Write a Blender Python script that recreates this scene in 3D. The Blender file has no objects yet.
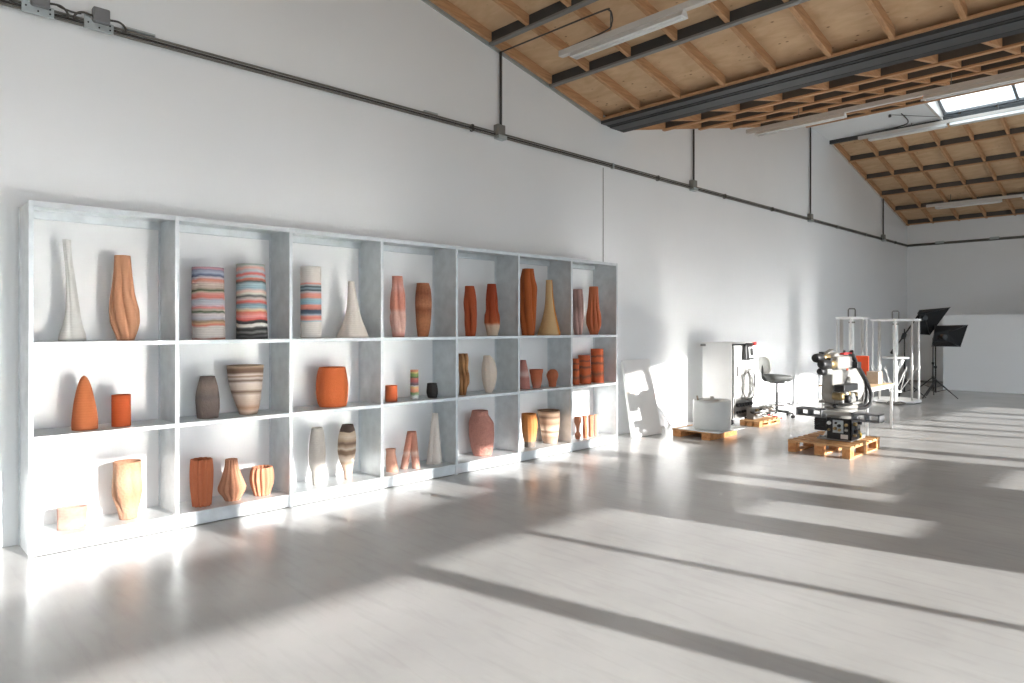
import bpy, math, random
from mathutils import Vector, Matrix
random.seed(7)
SC = bpy.context.scene
COL = SC.collection
PI = math.pi
sin, cos = math.sin, math.cos

# ------------------------------------------------------------------ camera geometry (24 mm lens, level)
FPX, UC, HV, YAW = 678.9, 512.0, 326.95, math.radians(45.667)
CX, CY, CZ = 5.644, 0.0, 1.5
SN, CS = sin(YAW), cos(YAW)

def ray(u, v):
    l = (u-UC)/FPX
    return (-SN+CS*l, CS+SN*l, -(v-HV)/FPX)
def on_x(u, v, x):
    r = ray(u, v); t = (x-CX)/r[0]
    return Vector((x, CY+t*r[1], CZ+t*r[2]))
def on_y(u, v, y):
    r = ray(u, v); t = (y-CY)/r[1]
    return Vector((CX+t*r[0], y, CZ+t*r[2]))
def on_z(u, v, z):
    r = ray(u, v); t = (z-CZ)/r[2]
    return Vector((CX+t*r[0], CY+t*r[1], z))
def depth(x, y):
    return SN*(CX-x)+CS*(y-CY)

# ------------------------------------------------------------------ materials
def lin(c):
    return tuple((x/12.92 if x <= 0.04045 else ((x+0.055)/1.055)**2.4) for x in [q/255 for q in c])

def base_mat(name, rough=0.6, metal=0.0, spec=0.5):
    m = bpy.data.materials.new(name); m.use_nodes = True
    nt = m.node_tree; b = nt.nodes['Principled BSDF']
    b.inputs['Roughness'].default_value = rough
    b.inputs['Metallic'].default_value = metal
    b.inputs['Specular IOR Level'].default_value = spec
    return m, nt, b

def ramp(nt, stops, interp='LINEAR'):
    r = nt.nodes.new('ShaderNodeValToRGB'); r.color_ramp.interpolation = interp
    e = r.color_ramp.elements
    while len(e) > 1: e.remove(e[-1])
    e[0].position = stops[0][0]; e[0].color = (*stops[0][1], 1)
    for p, c in stops[1:]:
        n = e.new(p); n.color = (*c, 1)
    return r

def mat(name, rgb, rough=0.6, metal=0.0, var=0.06, scale=6.0, bump=0.0, bscale=60.0, spec=0.5):
    m, nt, b = base_mat(name, rough, metal, spec)
    c = lin(rgb)
    tc = nt.nodes.new('ShaderNodeTexCoord')
    n = nt.nodes.new('ShaderNodeTexNoise'); n.inputs['Scale'].default_value = scale; n.inputs['Detail'].default_value = 4
    nt.links.new(tc.outputs['Object'], n.inputs['Vector'])
    r = ramp(nt, [(0.3, tuple(x*(1-var) for x in c)), (0.7, tuple(min(1, x*(1+var)) for x in c))])
    nt.links.new(n.outputs['Fac'], r.inputs['Fac']); nt.links.new(r.outputs['Color'], b.inputs['Base Color'])
    if bump:
        n2 = nt.nodes.new('ShaderNodeTexNoise'); n2.inputs['Scale'].default_value = bscale
        nt.links.new(tc.outputs['Object'], n2.inputs['Vector'])
        bp = nt.nodes.new('ShaderNodeBump'); bp.inputs['Strength'].default_value = bump; bp.inputs['Distance'].default_value = 0.01
        nt.links.new(n2.outputs['Fac'], bp.inputs['Height']); nt.links.new(bp.outputs['Normal'], b.inputs['Normal'])
    return m

def clay(name, stops, wobble=0.0, interp='LINEAR', rough=0.75, layers=110.0, bump=0.12, speck=0.06, wscale=2.0, weave=False):
    """printed clay: colour bands along the height (0 bottom, 1 top), fine layer lines"""
    m, nt, b = base_mat(name, rough, 0, 0.3)
    N, L = nt.nodes, nt.links
    tc = N.new('ShaderNodeTexCoord'); sep = N.new('ShaderNodeSeparateXYZ'); L.new(tc.outputs['Generated'], sep.inputs[0])
    nz = N.new('ShaderNodeTexNoise'); nz.inputs['Scale'].default_value = wscale; nz.inputs['Detail'].default_value = 2
    L.new(tc.outputs['Generated'], nz.inputs['Vector'])
    sub = N.new('ShaderNodeMath'); sub.operation = 'SUBTRACT'; sub.inputs[1].default_value = 0.5; L.new(nz.outputs['Fac'], sub.inputs[0])
    mul = N.new('ShaderNodeMath'); mul.operation = 'MULTIPLY'; mul.inputs[1].default_value = wobble; L.new(sub.outputs[0], mul.inputs[0])
    add = N.new('ShaderNodeMath'); add.operation = 'ADD'; L.new(sep.outputs['Z'], add.inputs[0]); L.new(mul.outputs[0], add.inputs[1])
    def soft(c):
        g = 0.3*c[0]+0.59*c[1]+0.11*c[2]; k = 0.13
        return lin(tuple((x+(g-x)*k)*0.97 for x in c))
    r = ramp(nt, [(p, soft(c)) for p, c in stops], interp); L.new(add.outputs[0], r.inputs['Fac'])
    n2 = N.new('ShaderNodeTexNoise'); n2.inputs['Scale'].default_value = 45; n2.inputs['Detail'].default_value = 3
    L.new(tc.outputs['Object'], n2.inputs['Vector'])
    hsv = N.new('ShaderNodeHueSaturation'); L.new(r.outputs['Color'], hsv.inputs['Color'])
    mr = N.new('ShaderNodeMapRange'); mr.inputs[3].default_value = 1-speck; mr.inputs[4].default_value = 1+speck
    L.new(n2.outputs['Fac'], mr.inputs[0]); L.new(mr.outputs[0], hsv.inputs['Value'])
    L.new(hsv.outputs['Color'], b.inputs['Base Color'])
    w = N.new('ShaderNodeTexWave'); w.wave_type = 'BANDS'; w.bands_direction = 'Z'; w.inputs['Scale'].default_value = layers/6.28
    w.inputs['Distortion'].default_value = 0.3; L.new(tc.outputs['Object'], w.inputs['Vector'])
    hgt = w.outputs['Fac']
    if weave:
        ck = N.new('ShaderNodeTexVoronoi'); ck.inputs['Scale'].default_value = weave; L.new(tc.outputs['Object'], ck.inputs['Vector'])
        hgt = ck.outputs['Distance']
    bp = N.new('ShaderNodeBump'); bp.inputs['Strength'].default_value = bump; bp.inputs['Distance'].default_value = 0.006
    L.new(hgt, bp.inputs['Height']); L.new(bp.outputs['Normal'], b.inputs['Normal'])
    return m

def wood(name, a, bcol, scale=(1, 14, 14), rough=0.65, rot=0.0):
    m, nt, b = base_mat(name, rough, 0, 0.3)
    N, L = nt.nodes, nt.links
    tc = N.new('ShaderNodeTexCoord'); mp = N.new('ShaderNodeMapping'); mp.inputs['Scale'].default_value = scale
    L.new(tc.outputs['Object'], mp.inputs['Vector'])
    n = N.new('ShaderNodeTexNoise'); n.inputs['Scale'].default_value = 3; n.inputs['Detail'].default_value = 6; n.inputs['Distortion'].default_value = 0.6
    L.new(mp.outputs[0], n.inputs['Vector'])
    r = ramp(nt, [(0.3, lin(a)), (0.7, lin(bcol))]); L.new(n.outputs['Fac'], r.inputs['Fac'])
    L.new(r.outputs['Color'], b.inputs['Base Color'])
    return m

def plywood(name):
    m, nt, b = base_mat(name, 0.7, 0, 0.25)
    N, L = nt.nodes, nt.links
    tc = N.new('ShaderNodeTexCoord'); mp = N.new('ShaderNodeMapping'); mp.inputs['Scale'].default_value = (1.2, 3.0, 1)
    L.new(tc.outputs['Object'], mp.inputs['Vector'])
    n = N.new('ShaderNodeTexNoise'); n.inputs['Scale'].default_value = 2.2; n.inputs['Detail'].default_value = 7; n.inputs['Distortion'].default_value = 1.2
    L.new(mp.outputs[0], n.inputs['Vector'])
    r = ramp(nt, [(0.3, lin((198, 164, 128))), (0.7, lin((216, 186, 150)))]); L.new(n.outputs['Fac'], r.inputs['Fac'])
    mp2 = N.new('ShaderNodeMapping'); mp2.inputs['Scale'].default_value = (7, 12, 1); L.new(tc.outputs['Object'], mp2.inputs['Vector'])
    v = N.new('ShaderNodeTexVoronoi'); v.inputs['Scale'].default_value = 1.0; v.inputs['Randomness'].default_value = 0.9; L.new(mp2.outputs[0], v.inputs['Vector'])
    rv = ramp(nt, [(0.05, (0.22, 0.11, 0.06)), (0.15, (1, 1, 1))]); L.new(v.outputs['Distance'], rv.inputs['Fac'])
    n3 = N.new('ShaderNodeTexNoise'); n3.inputs['Scale'].default_value = 0.9; L.new(tc.outputs['Object'], n3.inputs['Vector'])
    r3 = ramp(nt, [(0.46, (0, 0, 0)), (0.54, (0.9, 0.9, 0.9))]); L.new(n3.outputs['Fac'], r3.inputs['Fac'])
    mx = N.new('ShaderNodeMix'); mx.data_type = 'RGBA'; mx.blend_type = 'MULTIPLY'
    L.new(r3.outputs['Color'], mx.inputs[0]); L.new(r.outputs['Color'], mx.inputs[6]); L.new(rv.outputs['Color'], mx.inputs[7])
    L.new(mx.outputs[2], b.inputs['Base Color'])
    return m

def concrete(name):
    m, nt, b = base_mat(name, 0.3, 0, 0.45)
    N, L = nt.nodes, nt.links
    tc = N.new('ShaderNodeTexCoord')
    n1 = N.new('ShaderNodeTexNoise'); n1.inputs['Scale'].default_value = 0.9; n1.inputs['Detail'].default_value = 6; n1.inputs['Roughness'].default_value = 0.55; n1.normalize = True
    L.new(tc.outputs['Object'], n1.inputs['Vector'])
    r1 = ramp(nt, [(0.0, (0.32, 0.318, 0.312)), (0.5, (0.455, 0.453, 0.445)), (1.0, (0.59, 0.587, 0.575))]); L.new(n1.outputs['Fac'], r1.inputs['Fac'])
    mp = N.new('ShaderNodeMapping'); mp.inputs['Rotation'].default_value = (0, 0, 0.5); mp.inputs['Scale'].default_value = (1.2, 9, 1)
    L.new(tc.outputs['Object'], mp.inputs['Vector'])
    n2 = N.new('ShaderNodeTexNoise'); n2.inputs['Scale'].default_value = 2.0; n2.inputs['Detail'].default_value = 5; n2.inputs['Distortion'].default_value = 0.4
    L.new(mp.outputs[0], n2.inputs['Vector'])
    r2 = ramp(nt, [(0.3, (0.86, 0.855, 0.85)), (0.5, (1, 1, 1))]); L.new(n2.outputs['Fac'], r2.inputs['Fac'])
    mx = N.new('ShaderNodeMix'); mx.data_type = 'RGBA'; mx.blend_type = 'MULTIPLY'; mx.inputs[0].default_value = 0.5
    L.new(r1.outputs['Color'], mx.inputs[6]); L.new(r2.outputs['Color'], mx.inputs[7])
    L.new(mx.outputs[2], b.inputs['Base Color'])
    mr = N.new('ShaderNodeMapRange'); mr.inputs[1].default_value = 0.0; mr.inputs[2].default_value = 1.0
    mr.inputs[3].default_value = FLOOR_R0; mr.inputs[4].default_value = FLOOR_R1
    b.inputs['Roughness'].default_value = 0.5*(FLOOR_R0+FLOOR_R1)
    return m
FLOOR_R0, FLOOR_R1 = 0.21, 0.31

def glass_mat(name):
    m = bpy.data.materials.new(name); m.use_nodes = True; nt = m.node_tree; N, L = nt.nodes, nt.links
    N.clear(); o = N.new('ShaderNodeOutputMaterial'); mix = N.new('ShaderNodeMixShader'); t = N.new('ShaderNodeBsdfTransparent'); g = N.new('ShaderNodeBsdfGlossy')
    t = N.new('ShaderNodeBsdfTranslucent'); g.inputs['Roughness'].default_value = 0.1; t.inputs['Color'].default_value = (0.93, 0.96, 0.96, 1); mix.inputs[0].default_value = 0.06
    L.new(t.outputs[0], mix.inputs[1]); L.new(g.outputs[0], mix.inputs[2]); L.new(mix.outputs[0], o.inputs['Surface'])
    return m

M = dict(
    wall=mat('white wall paint', (229, 231, 232), 0.55, var=0.015, scale=0.8, bump=0.02, bscale=8),
    floor=concrete('polished concrete'),
    ply=plywood('spruce plywood'),
    rafter=wood('planed rafter timber', (172, 130, 94), (200, 158, 118), (14, 1, 14)),
    purlin_wood=wood('purlin plate timber', (170, 128, 92), (200, 160, 122), (1, 14, 14)),
    steel_dark=mat('dark painted steel', (56, 57, 58), 0.5, 0.0, 0.08, 3),
    purlin_steel=mat('brown grey purlin steel', (78, 73, 68), 0.55, 0.0, 0.08, 3),
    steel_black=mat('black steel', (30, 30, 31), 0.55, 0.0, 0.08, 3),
    steel_edge=mat('grey steel edge', (128, 127, 124), 0.5, 0.2, 0.08, 3),
    galv=mat('galvanised sheet', (202, 207, 209), 0.36, 0.3, 0.10, 9, spec=0.5),
    shelfwhite=mat('white shelf back', (228, 228, 227), 0.5, 0, 0.015, 3),
    white=mat('white coated metal', (228, 228, 226), 0.35, 0, 0.02, 4),
    robotwhite=mat('robot white casting', (150, 148, 143), 0.4, 0, 0.05, 9),
    lampwhite=mat('lamp housing', (222, 222, 220), 0.4, 0, 0.02, 4),
    lamptan=mat('lamp trunking', (205, 200, 194), 0.45, 0, 0.03, 4),
    black=mat('black plastic', (26, 26, 27), 0.45, 0, 0.1, 8),
    blackfab=mat('black softbox fabric', (20, 20, 22), 0.8, 0, 0.15, 8),
    chairgrey=mat('grey upholstery', (72, 74, 73), 0.6, 0, 0.08, 20),
    chairback=mat('pale grey back shell', (150, 151, 146), 0.45, 0, 0.05, 10),
    chrome=mat('chromed tube', (190, 190, 190), 0.22, 0.9, 0.03, 6),
    alu=mat('brushed aluminium', (198, 196, 192), 0.35, 0.7, 0.04, 8),
    conduit=mat('grey conduit', (120, 118, 113), 0.5, 0.2, 0.08, 12),
    conduit_dark=mat('dark cable', (66, 63, 60), 0.55, 0, 0.1, 12),
    bracket=mat('zinc bracket', (176, 184, 186), 0.4, 0.5, 0.06, 15),
    boxgrey=mat('grey junction box', (116, 116, 118), 0.5, 0, 0.04, 10),
    pallet=wood('pallet boards', (176, 128, 84), (214, 170, 122), (2, 12, 12)),
    pallet_block=wood('pallet blocks', (170, 112, 66), (206, 150, 98), (6, 6, 6)),
    orange=mat('orange sheet', (232, 84, 30), 0.5, 0, 0.04, 5),
    yellow=mat('yellow label', (238, 196, 30), 0.5, 0, 0.03, 5),
    red=mat('red plastic', (205, 40, 34), 0.45, 0, 0.04, 5),
    card=mat('grey cardboard', (186, 172, 156), 0.8, 0, 0.06, 8),
    birch=wood('birch table top', (214, 184, 146), (230, 206, 172), (2, 12, 12)),
    film=mat('white stretch film', (214, 216, 214), 0.3, 0, 0.04, 5, spec=0.6),
    gasket=mat('brass fitting', (150, 130, 92), 0.4, 0.6, 0.15, 20),
    roofgrey=mat('grey coated upstand', (118, 122, 126), 0.5, 0, 0.03, 4),
    joint=mat('grey joint filler', (138, 136, 132), 0.7, 0, 0.03, 8),
    glass=glass_mat('skylight glass'),
)

# ------------------------------------------------------------------ mesh helpers
class MB:
    def __init__(s): s.v, s.f, s.sm = [], [], []
    def quad(s, pts, smooth=False):
        i = len(s.v); s.v += [Vector(p) for p in pts]; s.f.append(tuple(range(i, i+len(pts)))); s.sm.append(smooth)
    def hexa(s, p):   # 8 points, bottom ring then top ring
        i = len(s.v); s.v += [Vector(q) for q in p]
        for f in ((3, 2, 1, 0), (4, 5, 6, 7), (0, 1, 5, 4), (1, 2, 6, 5), (2, 3, 7, 6), (3, 0, 4, 7)):
            s.f.append(tuple(i+k for k in f)); s.sm.append(False)
        return s
    def box(s, x0, x1, y0, y1, z0, z1):
        return s.hexa([(x0, y0, z0), (x1, y0, z0), (x1, y1, z0), (x0, y1, z0), (x0, y0, z1), (x1, y0, z1), (x1, y1, z1), (x0, y1, z1)])
    def bar(s, a, b, w, h, up=(0, 0, 1)):   # rectangular bar along a-b
        a, b = Vector(a), Vector(b); d = (b-a).normalized(); u = Vector(up)
        if abs(d.dot(u)) > 0.99: u = Vector((1, 0, 0))
        r = d.cross(u).normalized(); u = r.cross(d).normalized()
        r *= w/2; u *= h/2
        return s.hexa([a-r-u, a+r-u, b+r-u, b-r-u, a-r+u, a+r+u, b+r+u, b-r+u])
    def rings(s, rings, cap0=True, cap1=True, smooth=True):
        i0 = len(s.v); n = len(rings[0])
        for r in rings: s.v += [Vector(p) for p in r]
        for k in range(len(rings)-1):
            for j in range(n):
                a = i0+k*n+j; b = i0+k*n+(j+1) % n
                s.f.append((a, b, b+n, a+n)); s.sm.append(smooth)
        if cap0: s.f.append(tuple(i0+j for j in reversed(range(n)))); s.sm.append(False)
        if cap1: s.f.append(tuple(i0+(len(rings)-1)*n+j for j in range(n))); s.sm.append(False)
        return s
    def tube(s, path, rad, n=8, closed=False):
        P = [Vector(p) for p in path]; R = rad if isinstance(rad, (list, tuple)) else [rad]*len(P)
        rings = []; prev = None
        for k, p in enumerate(P):
            d = (P[min(k+1, len(P)-1)]-P[max(k-1, 0)]).normalized()
            if prev is None:
                u = Vector((0, 0, 1)) if abs(d.z) < 0.9 else Vector((1, 0, 0))
                r = d.cross(u).normalized()
            else:
                r = (prev-d*prev.dot(d)).normalized()
            prev = r; q = d.cross(r)
            rings.append([p+(r*cos(2*PI*j/n)+q*sin(2*PI*j/n))*R[k] for j in range(n)])
        return s.rings(rings)
    def cyl(s, a, b, r0, r1=None, n=20):
        return s.tube([a, b], [r0, r0 if r1 is None else r1], n)
    def lathe(s, c, prof, n=24):   # prof [(r,z)] about vertical axis at c
        return s.rings([[(c[0]+r*cos(2*PI*j/n), c[1]+r*sin(2*PI*j/n), c[2]+z) for j in range(n)] for r, z in prof])
    def prism(s, poly, off):   # polygon of 3-D points extruded by off
        o = Vector(off); a = [Vector(p) for p in poly]
        i = len(s.v); n = len(a); s.v += a+[p+o for p in a]
        s.f.append(tuple(i+j for j in reversed(range(n)))); s.sm.append(False)
        s.f.append(tuple(i+n+j for j in range(n))); s.sm.append(False)
        for j in range(n):
            k = (j+1) % n; s.f.append((i+j, i+k, i+n+k, i+n+j)); s.sm.append(False)
        return s
    def build(s, name, m, parent=None, bevel=0.0, local=False, seg=2):
        me = bpy.data.meshes.new(name)
        if parent is not None and not local:
            o = Vector(parent.get('_o', (0, 0, 0))); vs = [p-o for p in s.v]
        else: vs = s.v
        me.from_pydata([tuple(p) for p in vs], [], s.f); me.validate(); me.update()
        me.polygons.foreach_set('use_smooth', s.sm[:len(me.polygons)] if len(s.sm) == len(me.polygons) else [False]*len(me.polygons))
        import bmesh
        bm = bmesh.new(); bm.from_mesh(me); bmesh.ops.recalc_face_normals(bm, faces=bm.faces); bm.to_mesh(me); bm.free()
        me.materials.append(M[m] if isinstance(m, str) else m)
        ob = bpy.data.objects.new(name, me); COL.objects.link(ob)
        if parent is not None:
            ob.parent = parent
            if not local and '_o' in parent: ob['_o'] = parent['_o']
        if bevel:
            b = ob.modifiers.new('bevel', 'BEVEL'); b.width = bevel; b.segments = seg; b.limit_method = 'ANGLE'
        return ob

def tag(o, label, cat=None, group=None, kind=None):
    if label: o['label'] = label
    if cat: o['category'] = cat
    if group: o['group'] = group
    if kind: o['kind'] = kind
    return o
def thing(name, loc, label, cat, group=None, rz=0.0):
    o = bpy.data.objects.new(name, None); COL.objects.link(o); o.empty_display_size = 0.1
    o.location = loc; o.rotation_euler = (0, 0, rz); o['_o'] = tuple(loc)
    return tag(o, label, cat, group)
def copy_thing(root, loc, rz, label):
    c = root.copy(); COL.objects.link(c); c.location = loc; c.rotation_euler = (0, 0, rz); c['label'] = label
    for ch in list(root.children):
        d = ch.copy(); COL.objects.link(d); d.parent = c
        for g in ch.children:
            e = g.copy(); COL.objects.link(e); e.parent = d
    return c
def struct(ob, label=None): return tag(ob, label, None, None, 'structure')
def arc(c, r, a0, a1, n, ax='yz'):
    out = []
    for k in range(n+1):
        t = a0+(a1-a0)*k/n; p = Vector(c)
        if ax == 'yz': p += Vector((0, r*cos(t), r*sin(t)))
        elif ax == 'xz': p += Vector((r*cos(t), 0, r*sin(t)))
        else: p += Vector((r*cos(t), r*sin(t), 0))
        out.append(p)
    return out
def spline(pts, n=6):
    P = [Vector(p) for p in pts]; out = []
    for k in range(len(P)-1):
        a, b, c, d = P[max(k-1, 0)], P[k], P[k+1], P[min(k+2, len(P)-1)]
        for j in range(n):
            t = j/n
            out.append(0.5*((2*b)+(c-a)*t+(2*a-5*b+4*c-d)*t*t+(3*b-a-3*c+d)*t**3))
    out.append(P[-1]); return out

# ------------------------------------------------------------------ room
W, YB, YF, ZT = 10.0, -5.0, 20.6897, 6.4  # left and far walls, roof, strip lights, wall pipes: numbers scaled about the camera
WX = -0.08      # face of the left wall
struct(MB().box(WX-0.15, W+0.15, YB-0.15, YF+0.15, -0.2, 0).build('floor', 'floor'))
struct(MB().box(WX-0.15, WX, YB, YF, 0, ZT).build('wall_left', 'wall'))
struct(MB().box(WX, W, YF, YF+0.15, 0, ZT).build('wall_far', 'wall'))
struct(MB().box(WX, W, YB-0.15, YB, 0, ZT).build('wall_back', 'wall'))
struct(MB().box(WX, WX+0.005, 7.3124, 7.3246, 2.31, 3.6602).build('trim_1', 'joint'))
# unseen window-side wall, no panes: openings and solid cells shaped for the sun patches
OPEN = [(-3.5, 0.6, 0.1, 1.93), (0.68, 4.15, 0.1, 1.95), (4.33, 5.27, 0.1, 1.98), (5.33, 6.265, 0.1, 1.98),
        (6.70, 7.30, 1.46, 1.77), (7.76, 8.10, 1.575, 1.99), (7.87, 7.895, 0.25, 1.575), (8.30, 8.93, 1.65, 1.99),
        (8.93, 10.10, 1.66, 1.99), (8.93, 10.05, 0.15, 1.46), (10.22, 10.62, 0.15, 2.02), (10.86, 11.72, 0.15, 2.02),
        (11.78, 12.62, 0.15, 2.02), (12.76, 13.24, 0.15, 1.98), (13.42, 14.02, 0.15, 1.94), (14.16, 14.9, 0.15, 1.9), (15.02, 15.6, 0.15, 1.88), (15.86, 16.9, 0.15, 1.86),
        (-3.5, 0.6, 2.24, 3.0), (0.68, 4.02, 2.24, 3.03), (4.38, 4.75, 2.24, 2.85), (4.80, 5.75, 2.24, 2.75), (5.82, 6.265, 2.24, 2.62), (6.75, 7.5, 2.24, 2.66), (7.76, 8.35, 2.24, 2.92)]
# tall opening beyond, its rising head shaped to bound the sunlight on the wall
def head(y):
    P = ((8.72, 3.2), (10.3, 3.38), (10.69, 3.43), (11.5, 3.53), (13.25, 3.77), (14.4, 3.70), (14.5, 3.07), (17.6, 3.07))
    for a, b in zip(P, P[1:]):
        if y <= b[0]: return a[1]+(b[1]-a[1])*(y-a[0])/(b[0]-a[0])
y = 8.72
while y < 17.3:
    if not (10.30 < y < 10.36): OPEN.append((y, y+0.16, 2.2, round(head(y+0.08), 3)))
    y = round(y+0.16, 3)
ys = sorted({YB, YF, *[o[0] for o in OPEN], *[o[1] for o in OPEN]}); zs_ = sorted({0, ZT, *[o[2] for o in OPEN], *[o[3] for o in OPEN]})
mb = MB()
for i in range(len(ys)-1):
    run = None
    for k in range(len(zs_)-1):
        yc, zc = (ys[i]+ys[i+1])/2, (zs_[k]+zs_[k+1])/2
        solid = not any(o[0] < yc < o[1] and o[2] < zc < o[3] for o in OPEN)
        if solid and run is None: run = zs_[k]
        if run is not None and (not solid or k == len(zs_)-2):
            mb.box(W, W+0.1, ys[i], ys[i+1], run, zs_[k+1] if solid else zs_[k]); run = None
struct(mb.build('wall_right', 'wall'))
# low white partition in front of the far wall
p = MB().box(1.215, 9.0, 18.8, 18.95, 0, 1.74)
p.box(1.20, 9.0, 18.78, 18.97, 1.74, 1.785)
struct(p.build('wall_partition', 'wall'))
struct(MB().box(WX, 1.2, YF-0.015, YF, 0, 0.06).build('baseboard_far', 'steel_edge'))

# ------------------------------------------------------------------ roof
z1 = lambda y: 4.2789-0.2215*(y-7.2515)
z2 = lambda y: 4.2444+0.2155*(y-7.7688)
z3 = lambda y: 5.5193-0.234*(y-15.2536)
z0 = lambda y: 5.6785+0.2215*(y-0.0)
DK = 0.12          # rafter depth: deck underside above the rafter bottoms
Y1A, Y1B, Y2A, Y2B, Y3A = 0.9331, 7.2515, 7.7688, 14.1379, 15.2536
RX = [-0.0497+0.5933*k for k in range(18)]
ceil_root = MB()
for (f, a, b) in ((z1, Y1A, Y1B+0.3), (z2, Y2A-0.3, Y2B), (z3, Y3A, YF+0.1), (z0, YB-0.1, -0.18)):
    ceil_root.hexa([(WX-0.1, a, f(a)+DK), (W+0.1, a, f(a)+DK), (W+0.1, b, f(b)+DK), (WX-0.1, b, f(b)+DK),
                    (WX-0.1, a, f(a)+DK+0.1), (W+0.1, a, f(a)+DK+0.1), (W+0.1, b, f(b)+DK+0.1), (WX-0.1, b, f(b)+DK+0.1)])
ceiling = struct(ceil_root.build('ceiling', 'ply'))
def slope_timbers(f, a, b, purl, wooden):
    for x in RX:
        if x > W: continue
        r = MB(); w = 0.024
        r.hexa([(x-w, a, f(a)+0.012), (x+w, a, f(a)+0.012), (x+w, b, f(b)+0.012), (x-w, b, f(b)+0.012),
                (x-w, a, f(a)+DK+0.01), (x+w, a, f(a)+DK+0.01), (x+w, b, f(b)+DK+0.01), (x-w, b, f(b)+DK+0.01)])
        r.build('rafter', 'rafter', ceiling)
    for y in purl:
        q = MB(); q.box(WX, W, y-0.028, y+0.028, f(y)+0.012, f(y)+DK)
        po = q.build('purlin', 'purlin_steel' if wooden else 'steel_dark', ceiling)
        e = MB(); e.box(WX, W, y-0.032, y+0.032, f(y)-0.012, f(y)+0.012)
        e.build('purlin_plate', 'purlin_wood' if wooden else 'steel_edge', po)
slope_timbers(z1, Y1A, Y1B, [1.187, 2.201, 3.215, 4.229, 5.243, 6.258], False)
slope_timbers(z2, Y2A, Y2B, [8.783, 9.818, 10.852, 11.886, 12.921, 13.996], True)
slope_timbers(z3, Y3A, YF, [15.335, 16.329, 17.393, 18.458, 19.523, 20.568], True)
# ridge soffits, upstands and glazing
XS = 2.0091
def ridge(ya, yb, za, zb, n):
    hi = 0.3
    s = MB(); s.hexa([(WX-0.1, ya-0.05, za+0.02), (XS, ya-0.05, za+0.02), (XS, yb+0.05, zb+0.02), (WX-0.1, yb+0.05, zb+0.02),
                      (WX-0.1, ya-0.05, za+0.3), (XS, ya-0.05, za+0.3), (XS, yb+0.05, zb+0.3), (WX-0.1, yb+0.05, zb+0.3)])
    s.box(XS, W+0.1, ya-0.2, ya, za+0.0, za+0.45)
    struct(s.build('ceiling_soffit', 'wall'))
    u = MB(); u.box(XS, W+0.1, yb, yb+0.06, zb-0.02, zb+0.10); u.box(XS, W+0.1, yb-0.04, yb+0.06, zb+0.10, zb+0.14)
    struct(u.build('trim_%d' % n, 'roofgrey'))
    l = MB(); l.hexa([(XS, ya, za), (XS+0.05, ya, za), (XS+0.05, yb, zb), (XS, yb, zb), (XS, ya, za+0.4), (XS+0.05, ya, za+0.4), (XS+0.05, yb, zb+0.13), (XS, yb, zb+0.13)])
    struct(l.build('trim_%d' % (n+1), 'lamptan'))
    g = MB(); g.quad([(XS, ya, za+0.42), (W, ya, za+0.42), (W, yb, zb+0.14), (XS, yb, zb+0.14)])
    win = struct(g.build('window_%d' % (n//2), 'glass'))
    for k in range(7):
        x = XS+0.08+1.15*k
        b = MB(); b.bar((x, ya, za+0.42), (x, yb, zb+0.14), 0.045, 0.06); b.build('glazing_bar', 'roofgrey', win)
ridge(Y2B, Y3A, 5.6075, 5.5193, 2)
ridge(-0.18, Y1A, 5.6379, 5.6785, 4)
g = MB(); g.box(WX, W, Y3A-0.03, Y3A+0.04, z3(Y3A)-0.05, z3(Y3A)+0.06); struct(g.build('trim_9', 'steel_dark'))
# valley girder
g = MB(); g.box(WX, W, 7.2718, 7.4037, 4.2434, 4.284); g.box(WX, W, 7.4037, 7.4645, 4.2637, 4.4412); g.box(WX, W, 7.4645, 7.6674, 4.2282, 4.4412); g.box(WX, W, 7.6674, 7.7891, 4.2536, 4.2738)
girder = struct(g.build('trim_6', 'steel_dark'), 'dark grey steel valley girder across the plywood roof')
g = MB(); g.box(WX, W, 7.2515, 7.4138, 4.284, 4.3144); g.build('timber_plate', 'purlin_wood', girder)
g = MB(); g.box(WX, W, 7.4087, 7.4594, 4.2383, 4.2637); g.box(WX, W, 7.6775, 7.784, 4.2282, 4.2536); g.build('flange_shade_strip', 'steel_black', girder)  # black strips paint in the shade of the groove and far lip
# eave batten and pale wall-head flashing under the near slope
f = MB(); f.hexa([(WX, 0.95, z1(0.95)-0.035), (WX+0.012, 0.95, z1(0.95)-0.035), (WX+0.012, 7.2515, z1(7.2515)-0.035), (WX, 7.2515, z1(7.2515)-0.035), (WX, 0.95, z1(0.95)+0.02), (WX+0.012, 0.95, z1(0.95)+0.02), (WX+0.012, 7.2515, z1(7.2515)+0.02), (WX, 7.2515, z1(7.2515)+0.02)])
struct(f.build('trim_7', 'bracket'))
f = MB(); f.hexa([(WX, 15.2637, z3(15.2637)-0.03), (WX+0.012, 15.2637, z3(15.2637)-0.03), (WX+0.012, 20.5883, z3(20.5883)-0.03), (WX, 20.5883, z3(20.5883)-0.03), (WX, 15.2637, z3(15.2637)+0.02), (WX+0.012, 15.2637, z3(15.2637)+0.02), (WX+0.012, 20.5883, z3(20.5883)+0.02), (WX, 20.5883, z3(20.5883)+0.02)])
struct(f.build('trim_8', 'lamptan'))
# unseen outside ground, added to bounce sunlight in
struct(MB().box(W+0.3, 60, -30, 45, -0.4, -0.25).build('ground_outside', mat('pale paving', (150, 148, 142), 0.9)))

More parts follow.
